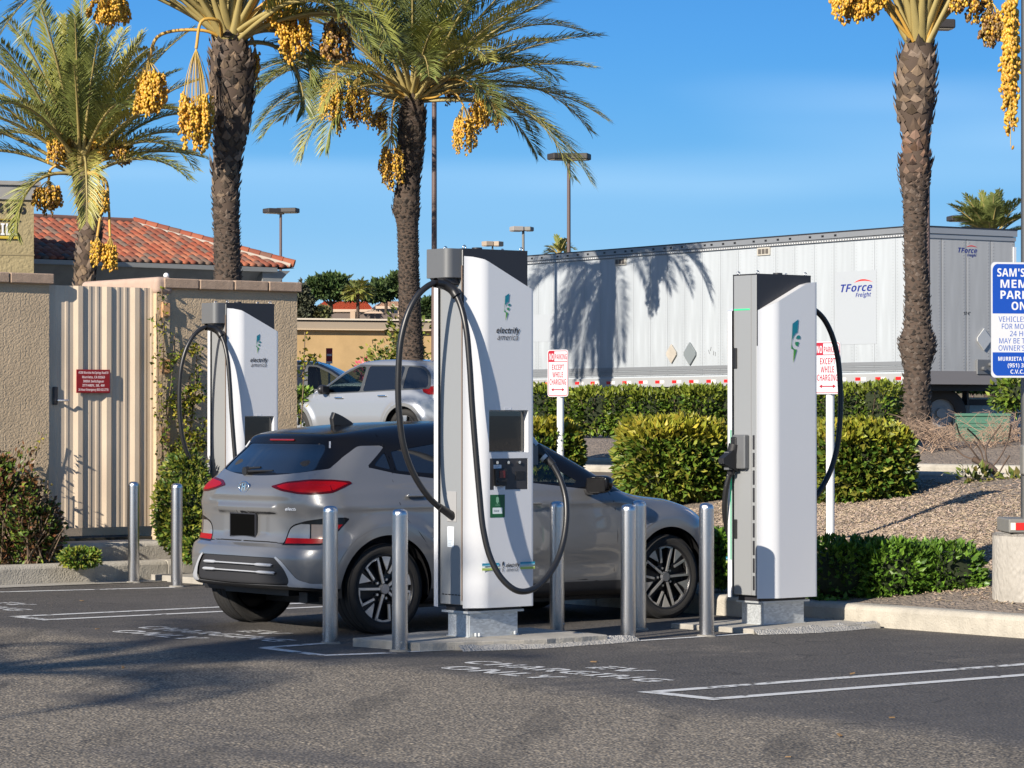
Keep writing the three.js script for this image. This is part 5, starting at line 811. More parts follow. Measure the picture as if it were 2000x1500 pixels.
// ---------------------------------------------------------------- green utility cabinet
{
  const d = 38.2, a = at(1868, 888, d), w = 104 * d / FOCAL, h = 76 * d / FOCAL, t = thing('utility_cabinet', 'green ribbed utility cabinet behind the bare twigs', 'cabinet', a, -.08), G = M(.055, .15, .10, { roughness: .5 });
  part('housing', rbox(w, h, .7, .02, w / 2, h / 2, -.35), G, t); for (let i = 0; i < 8; i++) part('rib', box(w * .94, .014, .012, w / 2, h * (.12 + i * .1), .004), G, t);
  part('lid', rbox(w + .03, .04, .74, .012, w / 2, h + .01, -.35), G, t); part('slab', box(w + .35, .14, 1.0, w / 2, -.05, -.3), K.concrete, t);
}
// ---------------------------------------------------------------- vehicles: a body is the skin of a smooth field, cut into its panels along drawn outlines
const smax = (a, b, k) => { const h = Math.max(k - Math.abs(a - b), 0); return Math.max(a, b) + h * h / (4 * k); };
function carField(P) {
  return (x, y, z) => {
    const az = Math.abs(z);
    let side = (az - P.half(y) * P.plan(x)) * .96 - (P.bulge ? P.bulge(x, y) : 0);
    let a = smax(side, (P.rear(y) - (P.rearBump ? P.rearBump(y, az) : 0) + P.rearBow * az * az - x) * P.rearN(y), P.kRear);
    let b = smax((y - P.top(x) + P.crown * az * az) * P.topN(x), (x - P.front(y) + P.frontBow * az * az) * .9, P.kFront);
    return smax(smax(a, b, P.kTop(x, y)), P.bottom(x) - y, .03);
  };
}
function fieldNormal(f, x, y, z) {
  const e = .004, n = V3(f(x + e, y, z) - f(x - e, y, z), f(x, y + e, z) - f(x, y - e, z), f(x, y, z + e) - f(x, y, z - e));
  return n.normalize();
}
function shoot(f, o, d, far = 2.2) {                                  // first crossing from inside out
  let lo = 0, hi = far;
  for (let t = .05; t < far; t += .05) { if (f(o[0] + d[0] * t, o[1] + d[1] * t, o[2] + d[2] * t) > 0) { hi = t; lo = t - .05; break; } }
  for (let i = 0; i < 22; i++) { const m = (lo + hi) / 2; if (f(o[0] + d[0] * m, o[1] + d[1] * m, o[2] + d[2] * m) > 0) hi = m; else lo = m; }
  return [o[0] + d[0] * hi, o[1] + d[1] * hi, o[2] + d[2] * hi];
}
// triangles as a flat list of vertices [x, y, z, nx, ny, nz]
function carSkin(P, f, nA = 200, step = .02) {
  const rows = [], y0 = P.axisY, xa = P.axisFrom, xb = P.axisTo, capN = P.capN || 26;
  const dirs = []; for (let i = 0; i < nA; i++) { const a = i / nA * 2 * Math.PI; dirs.push([Math.cos(a), Math.sin(a)]); }
  const row = (x, tilt) => rows.push(dirs.map(([c, s]) => { const d = [Math.sin(tilt), s * Math.cos(tilt), c * Math.cos(tilt)]; return shoot(f, [x, y0, 0], d); }));
  for (let i = capN; i > 0; i--) row(xa, -Math.PI / 2 * (i / capN) * .999);
  const n = Math.round((xb - xa) / step); for (let i = 0; i <= n; i++) row(lerp(xa, xb, i / n), 0);
  for (let i = 1; i <= capN; i++) row(xb, Math.PI / 2 * (i / capN) * .999);
  const V = rows.map((r) => r.map((p) => { const q = fieldNormal(f, ...p); return [p[0], p[1], p[2], q.x, q.y, q.z]; }));
  const tris = [];
  for (let i = 0; i + 1 < V.length; i++) for (let j = 0; j < nA; j++) {
    const a = V[i][j], b = V[i][(j + 1) % nA], c = V[i + 1][j], d = V[i + 1][(j + 1) % nA];
    tris.push([a, c, b], [b, c, d]);
  }
  return tris;
}
const mixv = (a, b, t) => a.map((x, i) => x + (b[i] - x) * t);
function cut(tris, sdf) {                                             // [inside (sdf < 0), outside]
  const ins = [], out = [], memo = new Map();
  const val = (v) => { let s = memo.get(v); if (s === undefined) { s = sdf(v[0], v[1], v[2], v[3], v[4], v[5]); if (Math.abs(s) < 1e-7) s = 1e-7; memo.set(v, s); } return s; };
  const edge = new Map();
  const cross = (a, b) => {
    let m = edge.get(a); if (m && m.get(b)) return m.get(b);
    m = edge.get(b); if (m && m.get(a)) return m.get(a);
    const sa = val(a), sb = val(b), p = mixv(a, b, sa / (sa - sb));
    m = edge.get(a); if (!m) edge.set(a, m = new Map()); m.set(b, p); return p;
  };
  for (const t of tris) {
    const s = t.map(val), neg = s.map((q) => q < 0), k = neg[0] + neg[1] + neg[2];
    if (k === 3) ins.push(t); else if (k === 0) out.push(t);
    else {
      const lone = k === 1, i = neg.indexOf(lone ? true : false), a = t[i], b = t[(i + 1) % 3], c = t[(i + 2) % 3], ab = cross(a, b), ac = cross(a, c);
      (lone ? ins : out).push([a, ab, ac]); (lone ? out : ins).push([ab, b, c], [ab, c, ac]);
    }
  }
  return [ins, out];
}
function skinGeo(tris, offset = 0) {
  const pos = new Float32Array(tris.length * 9), nor = new Float32Array(tris.length * 9), tex = new Float32Array(tris.length * 6);
  let i = 0, k = 0;
  for (const t of tris) for (const v of t) { for (let j = 0; j < 3; j++) { pos[i] = v[j] + v[j + 3] * offset; nor[i++] = v[j + 3]; } tex[k++] = v[0]; tex[k++] = v[1] + v[2]; }
  const g = new THREE.BufferGeometry();
  g.setAttribute('position', new THREE.BufferAttribute(pos, 3)); g.setAttribute('normal', new THREE.BufferAttribute(nor, 3)); g.setAttribute('uv', new THREE.BufferAttribute(tex, 2));
  return g;
}
function polySdf(pts) {                                               // signed distance to a polygon, negative inside
  const n = pts.length;
  let x0 = 1e9, x1 = -1e9, y0 = 1e9, y1 = -1e9; for (const [x, y] of pts) { x0 = Math.min(x0, x); x1 = Math.max(x1, x); y0 = Math.min(y0, y); y1 = Math.max(y1, y); }
  return (x, y) => {
    const bx = Math.max(x0 - x, x - x1), by = Math.max(y0 - y, y - y1); if (Math.max(bx, by) > .12) return Math.max(bx, by);
    let d = 1e9, inside = false;
    for (let i = 0, j = n - 1; i < n; j = i++) {
      const [ax, ay] = pts[i], [bx2, by2] = pts[j], ex = bx2 - ax, ey = by2 - ay, wx = x - ax, wy = y - ay, t = clamp((wx * ex + wy * ey) / (ex * ex + ey * ey), 0, 1), qx = wx - ex * t, qy = wy - ey * t;
      d = Math.min(d, qx * qx + qy * qy);
      if ((ay > y) !== (by2 > y) && x < ex * (y - ay) / ey + ax) inside = !inside;
    }
    return (inside ? -1 : 1) * Math.sqrt(d);
  };
}
function roundPoly(pts, r, seg = 5) {                                 // corners rounded by r (number, or third entry of a point)
  const out = [], n = pts.length;
  for (let i = 0; i < n; i++) {
    const p = pts[i], a = pts[(i + n - 1) % n], b = pts[(i + 1) % n], rr = p[2] ?? r;
    const la = Math.hypot(a[0] - p[0], a[1] - p[1]), lb = Math.hypot(b[0] - p[0], b[1] - p[1]), ra = Math.min(rr, la * .45), rb = Math.min(rr, lb * .45);
    const A = [p[0] + (a[0] - p[0]) / la * ra, p[1] + (a[1] - p[1]) / la * ra], B = [p[0] + (b[0] - p[0]) / lb * rb, p[1] + (b[1] - p[1]) / lb * rb];
    for (let k = 0; k <= seg; k++) { const t = k / seg, u = 1 - t; out.push([u * u * A[0] + 2 * u * t * p[0] + t * t * B[0], u * u * A[1] + 2 * u * t * p[1] + t * t * B[1]]); }
  }
  return out;
}

const segDist = (pts) => (x, y) => { let d = 1e9; for (let i = 0; i + 1 < pts.length; i++) { const [ax, ay] = pts[i], [bx, by] = pts[i + 1], ex = bx - ax, ey = by - ay, t = clamp(((x - ax) * ex + (y - ay) * ey) / (ex * ex + ey * ey), 0, 1), qx = x - ax - ex * t, qy = y - ay - ey * t; d = Math.min(d, qx * qx + qy * qy); } return Math.sqrt(d); };
const tyreGeo = (r, w, rim) => { const h = w / 2, p = [[rim - .012, -h * .80], [rim, -h * .92], [rim + .02, -h * .98], [(r + rim) / 2, -h * 1.04], [r - .028, -h * .98], [r - .008, -h * .84], [r, -h * .66]]; for (const g of [-.40, -.13, .13, .40]) { const c = g * w; p.push([r, c - .0075], [r - .007, c - .005], [r - .007, c + .005], [r, c + .0075]); } p.push([r, h * .66], [r - .008, h * .84], [r - .028, h * .98], [(r + rim) / 2, h * 1.04], [rim + .02, h * .98], [rim, h * .92], [rim - .012, h * .80]); const g = new THREE.LatheGeometry(p.map(([a, b]) => new THREE.Vector2(a, b)), 72); g.rotateX(Math.PI / 2); const t = g.attributes.uv; for (let i = 0; i < t.count; i++) t.setXY(i, t.getX(i) * 40, t.getY(i) * 3); return g; };   // axis along z
const KONA = (() => {
  const half = curve1([[.12, .70], [.25, .845], [.42, .885], [.62, .895], [.78, .888], [.90, .868], [.97, .845], [1.05, .795], [1.20, .715], [1.33, .635], [1.45, .54], [1.52, .47]]);
  const plan = curve1([[-.9, .84], [-.72, .885], [-.45, .945], [0, .99], [.5, 1], [2.0, 1], [2.6, .985], [3.0, .955], [3.46, .85]]);
  const rear = curve1([[.15, -.56], [.26, -.66], [.36, -.735], [.52, -.745], [.595, -.725], [.63, -.672], [.70, -.652], [.80, -.650], [.90, -.662], [.99, -.650], [1.045, -.605], [1.10, -.545], [1.20, -.445], [1.30, -.345], [1.335, -.33], [1.42, -.325], [1.6, -.25]]);
  const front = curve1([[.15, 3.20], [.3, 3.34], [.5, 3.38], [.68, 3.36], [.80, 3.24], [.9, 3.0], [1.2, 2.4], [1.6, 1.9]]);
  const top = curve1([[-.9, 1.20], [-.45, 1.352], [-.33, 1.378], [0, 1.430], [.5, 1.466], [.95, 1.474], [1.25, 1.448], [1.5, 1.365], [1.8, 1.215], [2.05, 1.075], [2.2, .992], [2.35, .955], [2.7, .915], [3.0, .860], [3.25, .775], [3.5, .66]]);
  return {
    half, plan, rear, front, top, axisY: .62, axisFrom: .05, axisTo: 2.9, bottom: curve1([[-.8, .315], [-.4, .30], [-.1, .22], [.4, .19], [3, .19]]), crown: .07, rearBow: .20, frontBow: .60, capN: 96, kRear: .16, kFront: .10,
    rearN: (y) => (y > 1.03 ? .75 : .97), topN: (x) => (x > 1.5 && x < 2.35 ? .87 : .97), kTop: (x, y) => lerp(.13, .05, sstep(.5, -.25, x)),
    bulge: (x, y) => { let s = 0; for (const ax of [0, 2.6]) { const d = Math.hypot(x - ax, y - .318); s += .022 * sstep(.56, .44, d) * sstep(.9, .75, y); } return s + .012 * Math.exp(-(((y - .885) / .03) ** 2)) - .016 * Math.exp(-(((y - .42) / .09) ** 2)) * sstep(.5, .8, x) * sstep(2.2, 1.9, x); },
  };
})();

// ---------------------------------------------------------------- the grey electric car
KONA.rearBump = (y, az) => .020 * sstep(.385, .335, az) * sstep(.824, .846, y) * sstep(.905, .874, y) - .014 * sstep(.30, .22, az) * sstep(.655, .70, y) * sstep(.836, .826, y) + .010 * sstep(.6, .3, az) * sstep(.92, .96, y) * sstep(1.06, 1.0, y);
const AX = [-.055, 2.535], WR = .316;
function alloy(parent) {                                              // wheel: tyre with rim, spokes and cap; outer face towards +z
  const w = part('wheel', tyreGeo(WR, .205, .238), K.tyreTread, parent);
  part('rim', join([new THREE.LatheGeometry([[.238, .082], [.244, .094], [.236, .098], [.228, .086], [.222, .05], [.20, .02], [.06, .045], [0, .05]].map(([a, b]) => new THREE.Vector2(a, b)), 56).rotateX(Math.PI / 2), new THREE.LatheGeometry([[.24, -.09], [.215, -.08], [.21, .05]].map(([a, b]) => new THREE.Vector2(a, b)), 40).rotateX(Math.PI / 2)]), M(.018, .018, .02, { roughness: .35, metalness: .3 }), w);
  const L = [], D = [], P = (r, a) => [Math.cos(a) * r, Math.sin(a) * r];
  const strip = (list, w2, z, h) => { for (let i = 0; i + 1 < list.length; i++) { const [a, b] = [list[i], list[i + 1]], dx = b[0] - a[0], dy = b[1] - a[1], l = Math.hypot(dx, dy), nx = -dy / l * w2 / 2, ny = dx / l * w2 / 2, e = .3 * w2 / l; L.push(prism([[a[0] - dx * e + nx, a[1] - dy * e + ny], [a[0] - dx * e - nx, a[1] - dy * e - ny], [b[0] + dx * e - nx, b[1] + dy * e - ny], [b[0] + dx * e + nx, b[1] + dy * e + ny]], h).translate(0, 0, z)); } };
  for (let k = 0; k < 5; k++) {
    const a = k * 2 * Math.PI / 5 + .35, g = Math.PI / 180;
    strip([P(.045, a), P(.222, a), P(.227, a + 15 * g), P(.222, a + 30 * g), P(.118, a + 37 * g)], .0165, .072, .012);
    const t = [P(.234, a + 43 * g), P(.2355, a + 53 * g), P(.234, a + 63 * g), P(.132, a + 48 * g)]; L.push(prism(t, .010).translate(0, 0, .072));
    D.push(prism([P(.05, a - 6 * g), P(.235, a - 4 * g), P(.235, a + 5 * g), P(.05, a + 8 * g)], .030).translate(0, 0, .038));
    D.push(prism([P(.10, a + 38 * g), P(.235, a + 31 * g), P(.235, a + 42 * g), P(.10, a + 52 * g)], .028).translate(0, 0, .038));
    const n = P(.068, a + 36 * g); L.push(cyl(.009, .009, .02, 10).rotateX(Math.PI / 2).translate(n[0], n[1], .06));
  }
  part('spokes', join(L), M(.62, .62, .62, { roughness: .28, metalness: .8 }), w);
  part('spoke_backs', join(D), M(.020, .020, .022, { roughness: .3, metalness: .3 }), w);
  part('hub_cap', join([cyl(.034, .038, .03, 24).rotateX(Math.PI / 2).translate(0, 0, .072)]), M(.30, .31, .34, { roughness: .25, metalness: .7 }), w);
  return w;
}
K.tyreTread = M(.020, .019, .018, { roughness: .85, bumpMap: T.fine, bumpScale: .004 });
{
  const paint = MP(.185, .187, .190, { metalness: .45, roughness: .36, clearcoat: 1, clearcoatRoughness: .035 });
  const paintDark = MP(.165, .165, .165, { metalness: .3, roughness: .42, clearcoat: .7, clearcoatRoughness: .08 });
  const gloss = MP(.006, .006, .007, { roughness: .16, specularIntensity: .55 });
  const trim = M(.022, .022, .024, { roughness: .6, bumpMap: T.grit, bumpScale: .001 });
  const seamM = M(.004, .004, .004, { roughness: .9 });
  const silver = M(.46, .475, .50, { roughness: .35, metalness: .25 });
  const car = thing('parked_car', 'grey electric hatchback with a black roof, charging beside the middle station', 'car', uv(12.62, 18.09, 0), TH);
  const f = carField(KONA); let S = carSkin(KONA, f, 300, .0155), I;
  const Q = (x, z) => Math.abs(z) + Math.max(0, x + .62);
  const take = (sdf) => { const r = cut(S, sdf); S = r[1]; return r[0]; };
  for (const ax of AX) take((x, y, z) => Math.max(Math.hypot(x - ax, y - .315) - .372, .5 - Math.abs(z)));
  const under = take((x, y, z, nx, ny) => ny + .55);
  part('underside', skinGeo(under), K.black, car);
  // rear lamps
  const lampS = polySdf(roundPoly([[.285, 1.020, .01], [.45, 1.052], [.73, 1.072], [.95, 1.070], [1.14, 1.056, .006], [1.06, 1.020], [.957, .981], [.766, .968], [.60, .972], [.42, .990]], .03));
  for (const sd of [1, -1]) {
    const lam = take((x, y, z) => (x > .2 || z * sd < 0 ? 1 : lampS(Q(x, z), y)));
    let [bright, dark] = cut(lam, (x, y, z) => lampS(Q(x, z), y) + .013);
    const cells = cut(bright, (x, y, z) => .0028 - Math.min(Math.abs(Q(x, z) - .742), Math.abs(Q(x, z) - (.93 + (1.03 - y) * .6)) - .004));
    const o = part('tail_light', skinGeo(dark, .004), K.lampRedDark, car); part('lens', skinGeo(cells[0], .006), K.lampRed, o); part('divider', skinGeo(cells[1], .005), K.lampRedDark, o);
  }
  // low clusters: reversing lamp, indicator, reflector
  const clus = polySdf(roundPoly([[.445, .618, .008], [.505, .735], [.555, .762], [.70, .790], [.914, .812], [1.13, .814, .005], [1.05, .745], [.935, .655], [.868, .625]], .03));
  for (const sd of [1, -1]) {
    const cl = take((x, y, z) => (x > .2 || z * sd < 0 ? 1 : clus(Q(x, z), y)));
    let [inn, rim] = cut(cl, (x, y, z) => clus(Q(x, z), y) + .011);
    let [cap, mid] = cut(inn, (x, y) => .766 - y); let [red, mid2] = cut(mid, (x, y, z) => Math.min(y - .668, .905 + (y - .67) * .5 - Q(x, z)));
    let [clear, amber] = cut(mid2, (x, y, z) => Q(x, z) - .735); const gap = cut(amber, (x, y, z) => Q(x, z) - .75);
    const o = part('reversing_light', skinGeo(rim, .002), gloss, car); part('hood', skinGeo(cap, .003), gloss, o); part('reflector', skinGeo(red, .002), K.lampRed, o); part('lens', skinGeo(clear, .001), K.lampClear, o); part('divider', skinGeo(gap[0], .002), gloss, o); part('indicator', skinGeo(gap[1], .001), MP(.27, .20, .16, { roughness: .2, metalness: .3, clearcoat: .6 }), o);
  }
  // greenhouse
  const beltS = lin1([[-.38, 1.148], [-.09, 1.150], [.1, 1.110], [.44, 1.069], [1.27, 1.030], [1.72, .982], [2.0, .958], [2.25, .95]]);
  const fin = polySdf(roundPoly([[-.41, 1.10], [-.375, 1.150], [-.262, 1.228], [-.13, 1.302, .03], [.090, 1.304, .004], [.045, 1.268], [-.075, 1.185], [-.115, 1.158, .02], [-.05, 1.10]], .02));
  const low = (x, z) => (x < -.38 ? 1.092 + .125 * z * z : beltS(x));
  const green = take((x, y, z) => Math.max(low(x, z) - y, x - 2.19 - .06 * (1 - Math.abs(z)), Math.abs(z) > .42 ? -fin(x, y) : -1));
  let G = green; const pane = (sdf) => { const r = cut(G, sdf); G = r[1]; return r[0]; };
  const rg = polySdf(roundPoly([[-1, 1.10], [.40, 1.112], [.565, 1.136], [.505, 1.27], [.465, 1.316], [-1, 1.318]], .03));
  part('rear_window', skinGeo(pane((x, y, z, nx) => Math.max(rg(Math.abs(z), y), x + .16)), -.004), K.glassDark, car);
  const sides = [[[-.055, 1.166, .02], [.072, 1.262], [.078, 1.135]], [[.125, 1.128], [.125, 1.262], [.55, 1.318], [.92, 1.330], [.935, 1.070]], [[1.0, 1.068], [.985, 1.335], [1.12, 1.322], [1.30, 1.262], [1.50, 1.155], [1.715, 1.035, .01], [1.66, 1.008]]];
  for (const sd of [1, -1]) sides.forEach((pl, i) => { const ps = polySdf(roundPoly(pl, .018)); const g = pane((x, y, z, nx, ny, nz) => Math.max(ps(x, y), .45 - z * sd)); part(['quarter_window', 'rear_side_window', 'front_side_window'][i], skinGeo(g, -.003), i === 2 ? K.glassClear : K.glassDark, car); });
  part('windscreen', skinGeo(pane((x, y, z) => Math.max(1.30 - x, x - 2.16, Math.abs(z) - lerp(.48, .66, (x - 1.3) / .85))), -.003), K.glassClear, car);
  const gs = cut(G, (x, y, z) => Math.min(Math.abs(x - .97) - .003, Math.abs(x - .10 + (y - 1.2) * .2) - .003, Math.abs(z) > .46 ? 1 : Math.abs(x + .255) - .0035));
  part('roof', skinGeo(gs[1]), gloss, car); part('roof_seams', skinGeo(gs[0], -.004), seamM, car);
  // black panel, silver frame and lower lip of the rear bumper
  const bp = polySdf(roundPoly([[-1, .542], [.455, .532], [.545, .455], [.585, .380], [.565, .345], [-1, .326]], .03));
  const sv = polySdf(roundPoly([[.455, .545, .03], [.515, .515], [.66, .385], [.75, .362], [.93, .362], [.93, .330], [.60, .322], [.555, .342], [.572, .38], [.535, .452], [.45, .535]], .03));
  const lip = take((x, y, z) => (x > -.25 ? 1 : Math.max(y - .327, -2)));
  part('bumper_lip', skinGeo(lip), K.black, car);
  const panel = take((x, y, z) => (x > -.4 ? 1 : bp(Math.abs(z), y)));
  const slat = (y, a, b) => (x, yy, z) => { const t = clamp((Math.abs(z) - .25) / .12, 0, 1), hw = .0055 + .005 * t; return Math.max(Math.abs(yy - y + .02 * z * z) - hw, z - b, a - z); };
  const bpanel = part('bumper_panel', skinGeo(panel, -.010), trim, car), rx = (y, z) => shoot(f, [.2, y, z], [-1, 0, 0])[0];
  const strip = (y, zm) => { const n = 48; return quadSheet(n, 4, (s, t, i, j) => { const z = lerp(-zm, zm, s), e = Math.abs(z) / zm, hw = (.0055 + .006 * sstep(.58, .64, e)) * (e > .985 ? .3 : 1), yy = y - .02 * z * z, [dy, dx] = [[-hw, 0], [-hw * .8, -.014], [0, -.017], [hw * .8, -.014], [hw, 0]][j]; return [rx(yy + dy, z) + dx + .004, yy + dy, z]; }); };
  part('chrome_strip', strip(.482, .43), silver, bpanel); part('chrome_strip', strip(.430, .455), silver, bpanel);
  part('bumper_trim', skinGeo(take((x, y, z) => (x > .2 ? 1 : sv(Q(x, z), y))), .004), silver, car);
  part('sill', skinGeo(take((x, y, z) => Math.max(y - .305, .3 - x, x - 2.25))), trim, car);
  // arch trims
  for (const ax of AX) { const ring = take((x, y, z) => Math.max(Math.hypot(x - ax, y - .315) - .432, .5 - Math.abs(z), y - (ax < 1 ? .9 : .9))); part('wheel_arch', skinGeo(ring, .006), paintDark, car); }
  // shut lines
  const dr = [segDist([[.085, 1.13], [.055, 1.02], [.058, .93], [.085, .82], [.20, .70], [.36, .52], [.40, .40], [.42, .36]]), segDist([[.42, .355], [1.0, .345], [1.75, .320], [2.01, .285]]), segDist([[.965, 1.06], [.975, .9], [.97, .6], [.98, .345]]), segDist([[1.94, .99], [1.985, .94], [2.025, .80], [2.032, .62], [2.02, .40], [2.0, .28]]), segDist([[2.0, .955], [2.25, .925], [2.7, .87], [3.1, .79]])];
  const tg = segDist([[.75, 1.125], [.742, .97], [.705, .851], [.668, .786]]), bt = segDist([[-.02, .637], [.30, .636], [.45, .630]]), bs = segDist([[.87, .630], [.98, .70], [1.04, .735]]);
  const seam = take((x, y, z, nx, ny, nz) => { let d = 1; if (x > .0 && Math.abs(nz) > .3) for (const s of dr) d = Math.min(d, s(x, y) - .0032); if (x < .2) { const q = Q(x, z); d = Math.min(d, tg(q, y) - .0032, bt(q, y) - .004, bs(q, y) - .003); } return d; });
  part('shut_lines', skinGeo(seam, -.006), seamM, car);
  // doors and tailgate as panels of their own
  const tgP = take((x, y, z) => (x > -.2 ? 1 : Math.max(Q(x, z) - lerp(.66, .745, sstep(.78, .97, y)), .636 - y)));
  part('tailgate', skinGeo(tgP), paint, car);
  const dp = polySdf([[.09, 1.16], [.055, 1.02], [.058, .93], [.085, .82], [.20, .70], [.36, .52], [.40, .40], [.42, .35], [.975, .345], [.97, 1.2]]), dp2 = polySdf([[.975, 1.2], [.975, .345], [1.75, .32], [2.01, .285], [2.02, .40], [2.032, .62], [2.025, .80], [1.985, .94], [1.9, 1.1]]);
  for (const sd of [1, -1]) { const a = part('door', skinGeo(take((x, y, z) => Math.max(dp(x, y), .5 - z * sd))), paint, car), b = part('door', skinGeo(take((x, y, z) => Math.max(dp2(x, y), .5 - z * sd))), paint, car);
    const hz = (x, y) => shoot(f, [x, y, 0], [0, 0, sd])[2]; for (const [o, x, y] of [[a, .21, .955], [b, 1.22, .885]]) part('handle', join([rbox(.17, .022, .022, .009, x, y, hz(x, y) + sd * .022), rbox(.03, .018, .03, .007, x - .06, y, hz(x, y) + sd * .008)]), MP(.25, .25, .25, { metalness: .6, roughness: .2, clearcoat: 1 }), o); }
  // front lamps and side markers
  const hl = polySdf(roundPoly([[2.95, .66], [3.05, .78], [3.35, .74], [3.42, .60], [3.1, .58]], .03));
  for (const sd of [1, -1]) { part('headlight', skinGeo(take((x, y, z, nx, ny, nz) => Math.max(hl(x, y), .42 - z * sd)), .002), K.lampClear, car); const sm = segDist([[2.735, .60], [2.785, .50]]); part('side_marker', skinGeo(take((x, y, z) => Math.max(sm(x - .11, y) - .012, .5 - z * sd)), .004), K.lampAmber, car); }
  const hood = take((x, y, z, nx, ny) => Math.max(2.2 - x, .45 - ny, x - 3.15)); part('bonnet', skinGeo(hood), paint, car);
  part('body', skinGeo(S), paint, car);
  // wheels in their wells
  for (const ax of AX) for (const sd of [1, -1]) {
    const w = alloy(car); w.position.set(ax, WR - .004, sd * .775); if (sd < 0) w.rotation.y = Math.PI; w.rotation.z = sd * (ax < 1 ? .25 : .95);
    const liner = new THREE.CylinderGeometry(.374, .374, .40, 40, 1, true, Math.PI / 2 - .15, Math.PI + .3).rotateX(Math.PI / 2); part('wheel_well', join([liner, new THREE.CircleGeometry(.374, 32, 0, Math.PI).translate(0, 0, -.18 * sd)]), K.black, car).position.set(ax, .315, sd * .665);
  }
  // cabin seen through the front windows
  part('interior', join([box(2.3, .62, 1.5, .95, .60, 0), box(.45, .10, 1.36, 1.72, .93, 0), rbox(.16, .55, .48, .05, .72, 1.02, .36), rbox(.16, .55, .48, .05, .72, 1.02, -.36), rbox(.9, .42, 1.0, .08, .0, 1.0, 0)]), M(.02, .02, .022, { roughness: .9 }), car);
  part('exhaust_side', join([box(.5, .08, .8, -.30, .30, 0), box(.10, .07, .10, -.46, .255, .52), box(2.4, .06, 1.4, 1.2, .19, 0)]), K.black, car);
  // mirrors, fin aerial, wiper, brake light
  for (const sd of [1, -1]) {
    const mg = new THREE.SphereGeometry(1, 24, 16), p = mg.attributes.position; for (let i = 0; i < p.count; i++) { const x = p.getX(i), y = p.getY(i), z = p.getZ(i), e = (v) => Math.sign(v) * Math.pow(Math.abs(v), .72); p.setXYZ(i, Math.max(e(x), -.45) * .075, e(y) * .066 + .01 * z, e(z) * .105); } mg.computeVertexNormals();
    const m = part('wing_mirror', mg, gloss, car); m.position.set(1.80, 1.010, sd * .955); m.rotation.y = sd * .2;
    part('mirror_arm', box(.06, .035, .14, 0, -.055, -sd * .10), gloss, m); part('mirror_glass', rbox(.004, .10, .17, .002, -.036, 0, 0), MP(.004, .004, .005, { roughness: .5, specularIntensity: .25 }), m);
  }
  const roofY = KONA.top(.08);
  const finS = new THREE.Shape(); finS.moveTo(-.055, 0); finS.lineTo(-.062, .045); finS.lineTo(-.048, .078); finS.quadraticCurveTo(.02, .06, .115, 0); finS.closePath();
  part('shark_fin_aerial', new THREE.ExtrudeGeometry(finS, { depth: .018, bevelEnabled: true, bevelSize: .012, bevelThickness: .014, bevelSegments: 3 }).translate(.16, roofY + .008, -.009), K.black, car);
  const rw = (y, z) => shoot(f, [.2, y, z], [-1, 0, 0])[0];
  part('rear_wiper', join([rod(V3(rw(1.12, -.16) - .02, 1.118, -.16), V3(rw(1.135, .15) - .02, 1.128, .17), .012, .006, 8), rod(V3(rw(1.13, -.20) - .022, 1.138, -.20), V3(rw(1.15, .0) - .02, 1.148, .0), .010, .008, 8), cyl(.03, .035, .03, 16).rotateZ(Math.PI / 2).translate(rw(1.12, -.15) - .02, 1.12, -.15)]), K.black, car);
  part('brake_light', rbox(.014, .014, .30, .005, rw(1.342, 0) - .004, 1.342, 0), MP(.16, .004, .006, { roughness: .2, clearcoat: 1 }), car);
  part('spoiler_trim', join([1, -1].map((s) => bar(V3(rw(1.336, .50) + .0, 1.33, s * .50), V3(rw(1.29, .535) - .004, 1.285, s * .525), .012, .014))), silver, car);
  // badge, script and number plate
  const ex = rw(1.012, 0), em = part('emblem', join([new THREE.TorusGeometry(.047, .0055, 10, 40).scale(1.25, .82, 1), ...[[-.016], [.016]].map(([x]) => prism([[x - .011, -.026], [x - .002, -.026], [x + .012, .026], [x + .003, .026]], .006)), prism([[-.02, -.006], [.018, .002], [.02, .010], [-.018, .002]], .006)]), K.chrome, car); em.rotation.y = -Math.PI / 2; em.rotation.order = 'YXZ'; em.rotation.x = -.05; em.position.set(ex - .010, 1.012, 0);
  const script = canvasTex(256, 64, (x, w, h) => { x.clearRect(0, 0, w, h); x.fillStyle = '#eef0f4'; write(x, 'electric', w / 2, h / 2, 54, 'italic bold', 'center', 240); });
  const sc = part('badge', plateGeo(.13, .034, .001), new THREE.MeshStandardMaterial({ map: script, transparent: true, alphaTest: .4, metalness: .4, roughness: .3 }), car); sc.rotation.y = -Math.PI / 2 + .42; sc.position.set(rw(.868, .53) - .006, .868, .53);
  const pl = part('number_plate', rbox(.31, .155, .012, .006), MP(.002, .002, .002, { roughness: 1, specularIntensity: .1 }), car); pl.rotation.y = -Math.PI / 2; pl.position.set(rw(.745, -.02) - .012, .745, -.02);
  part('plate_frame', join([box(.325, .008, .014, 0, .081, 0), box(.325, .008, .014, 0, -.081, 0), box(.008, .16, .014, -.159, 0, 0), box(.008, .16, .014, .159, 0, 0)]), K.charcoal, pl);
}

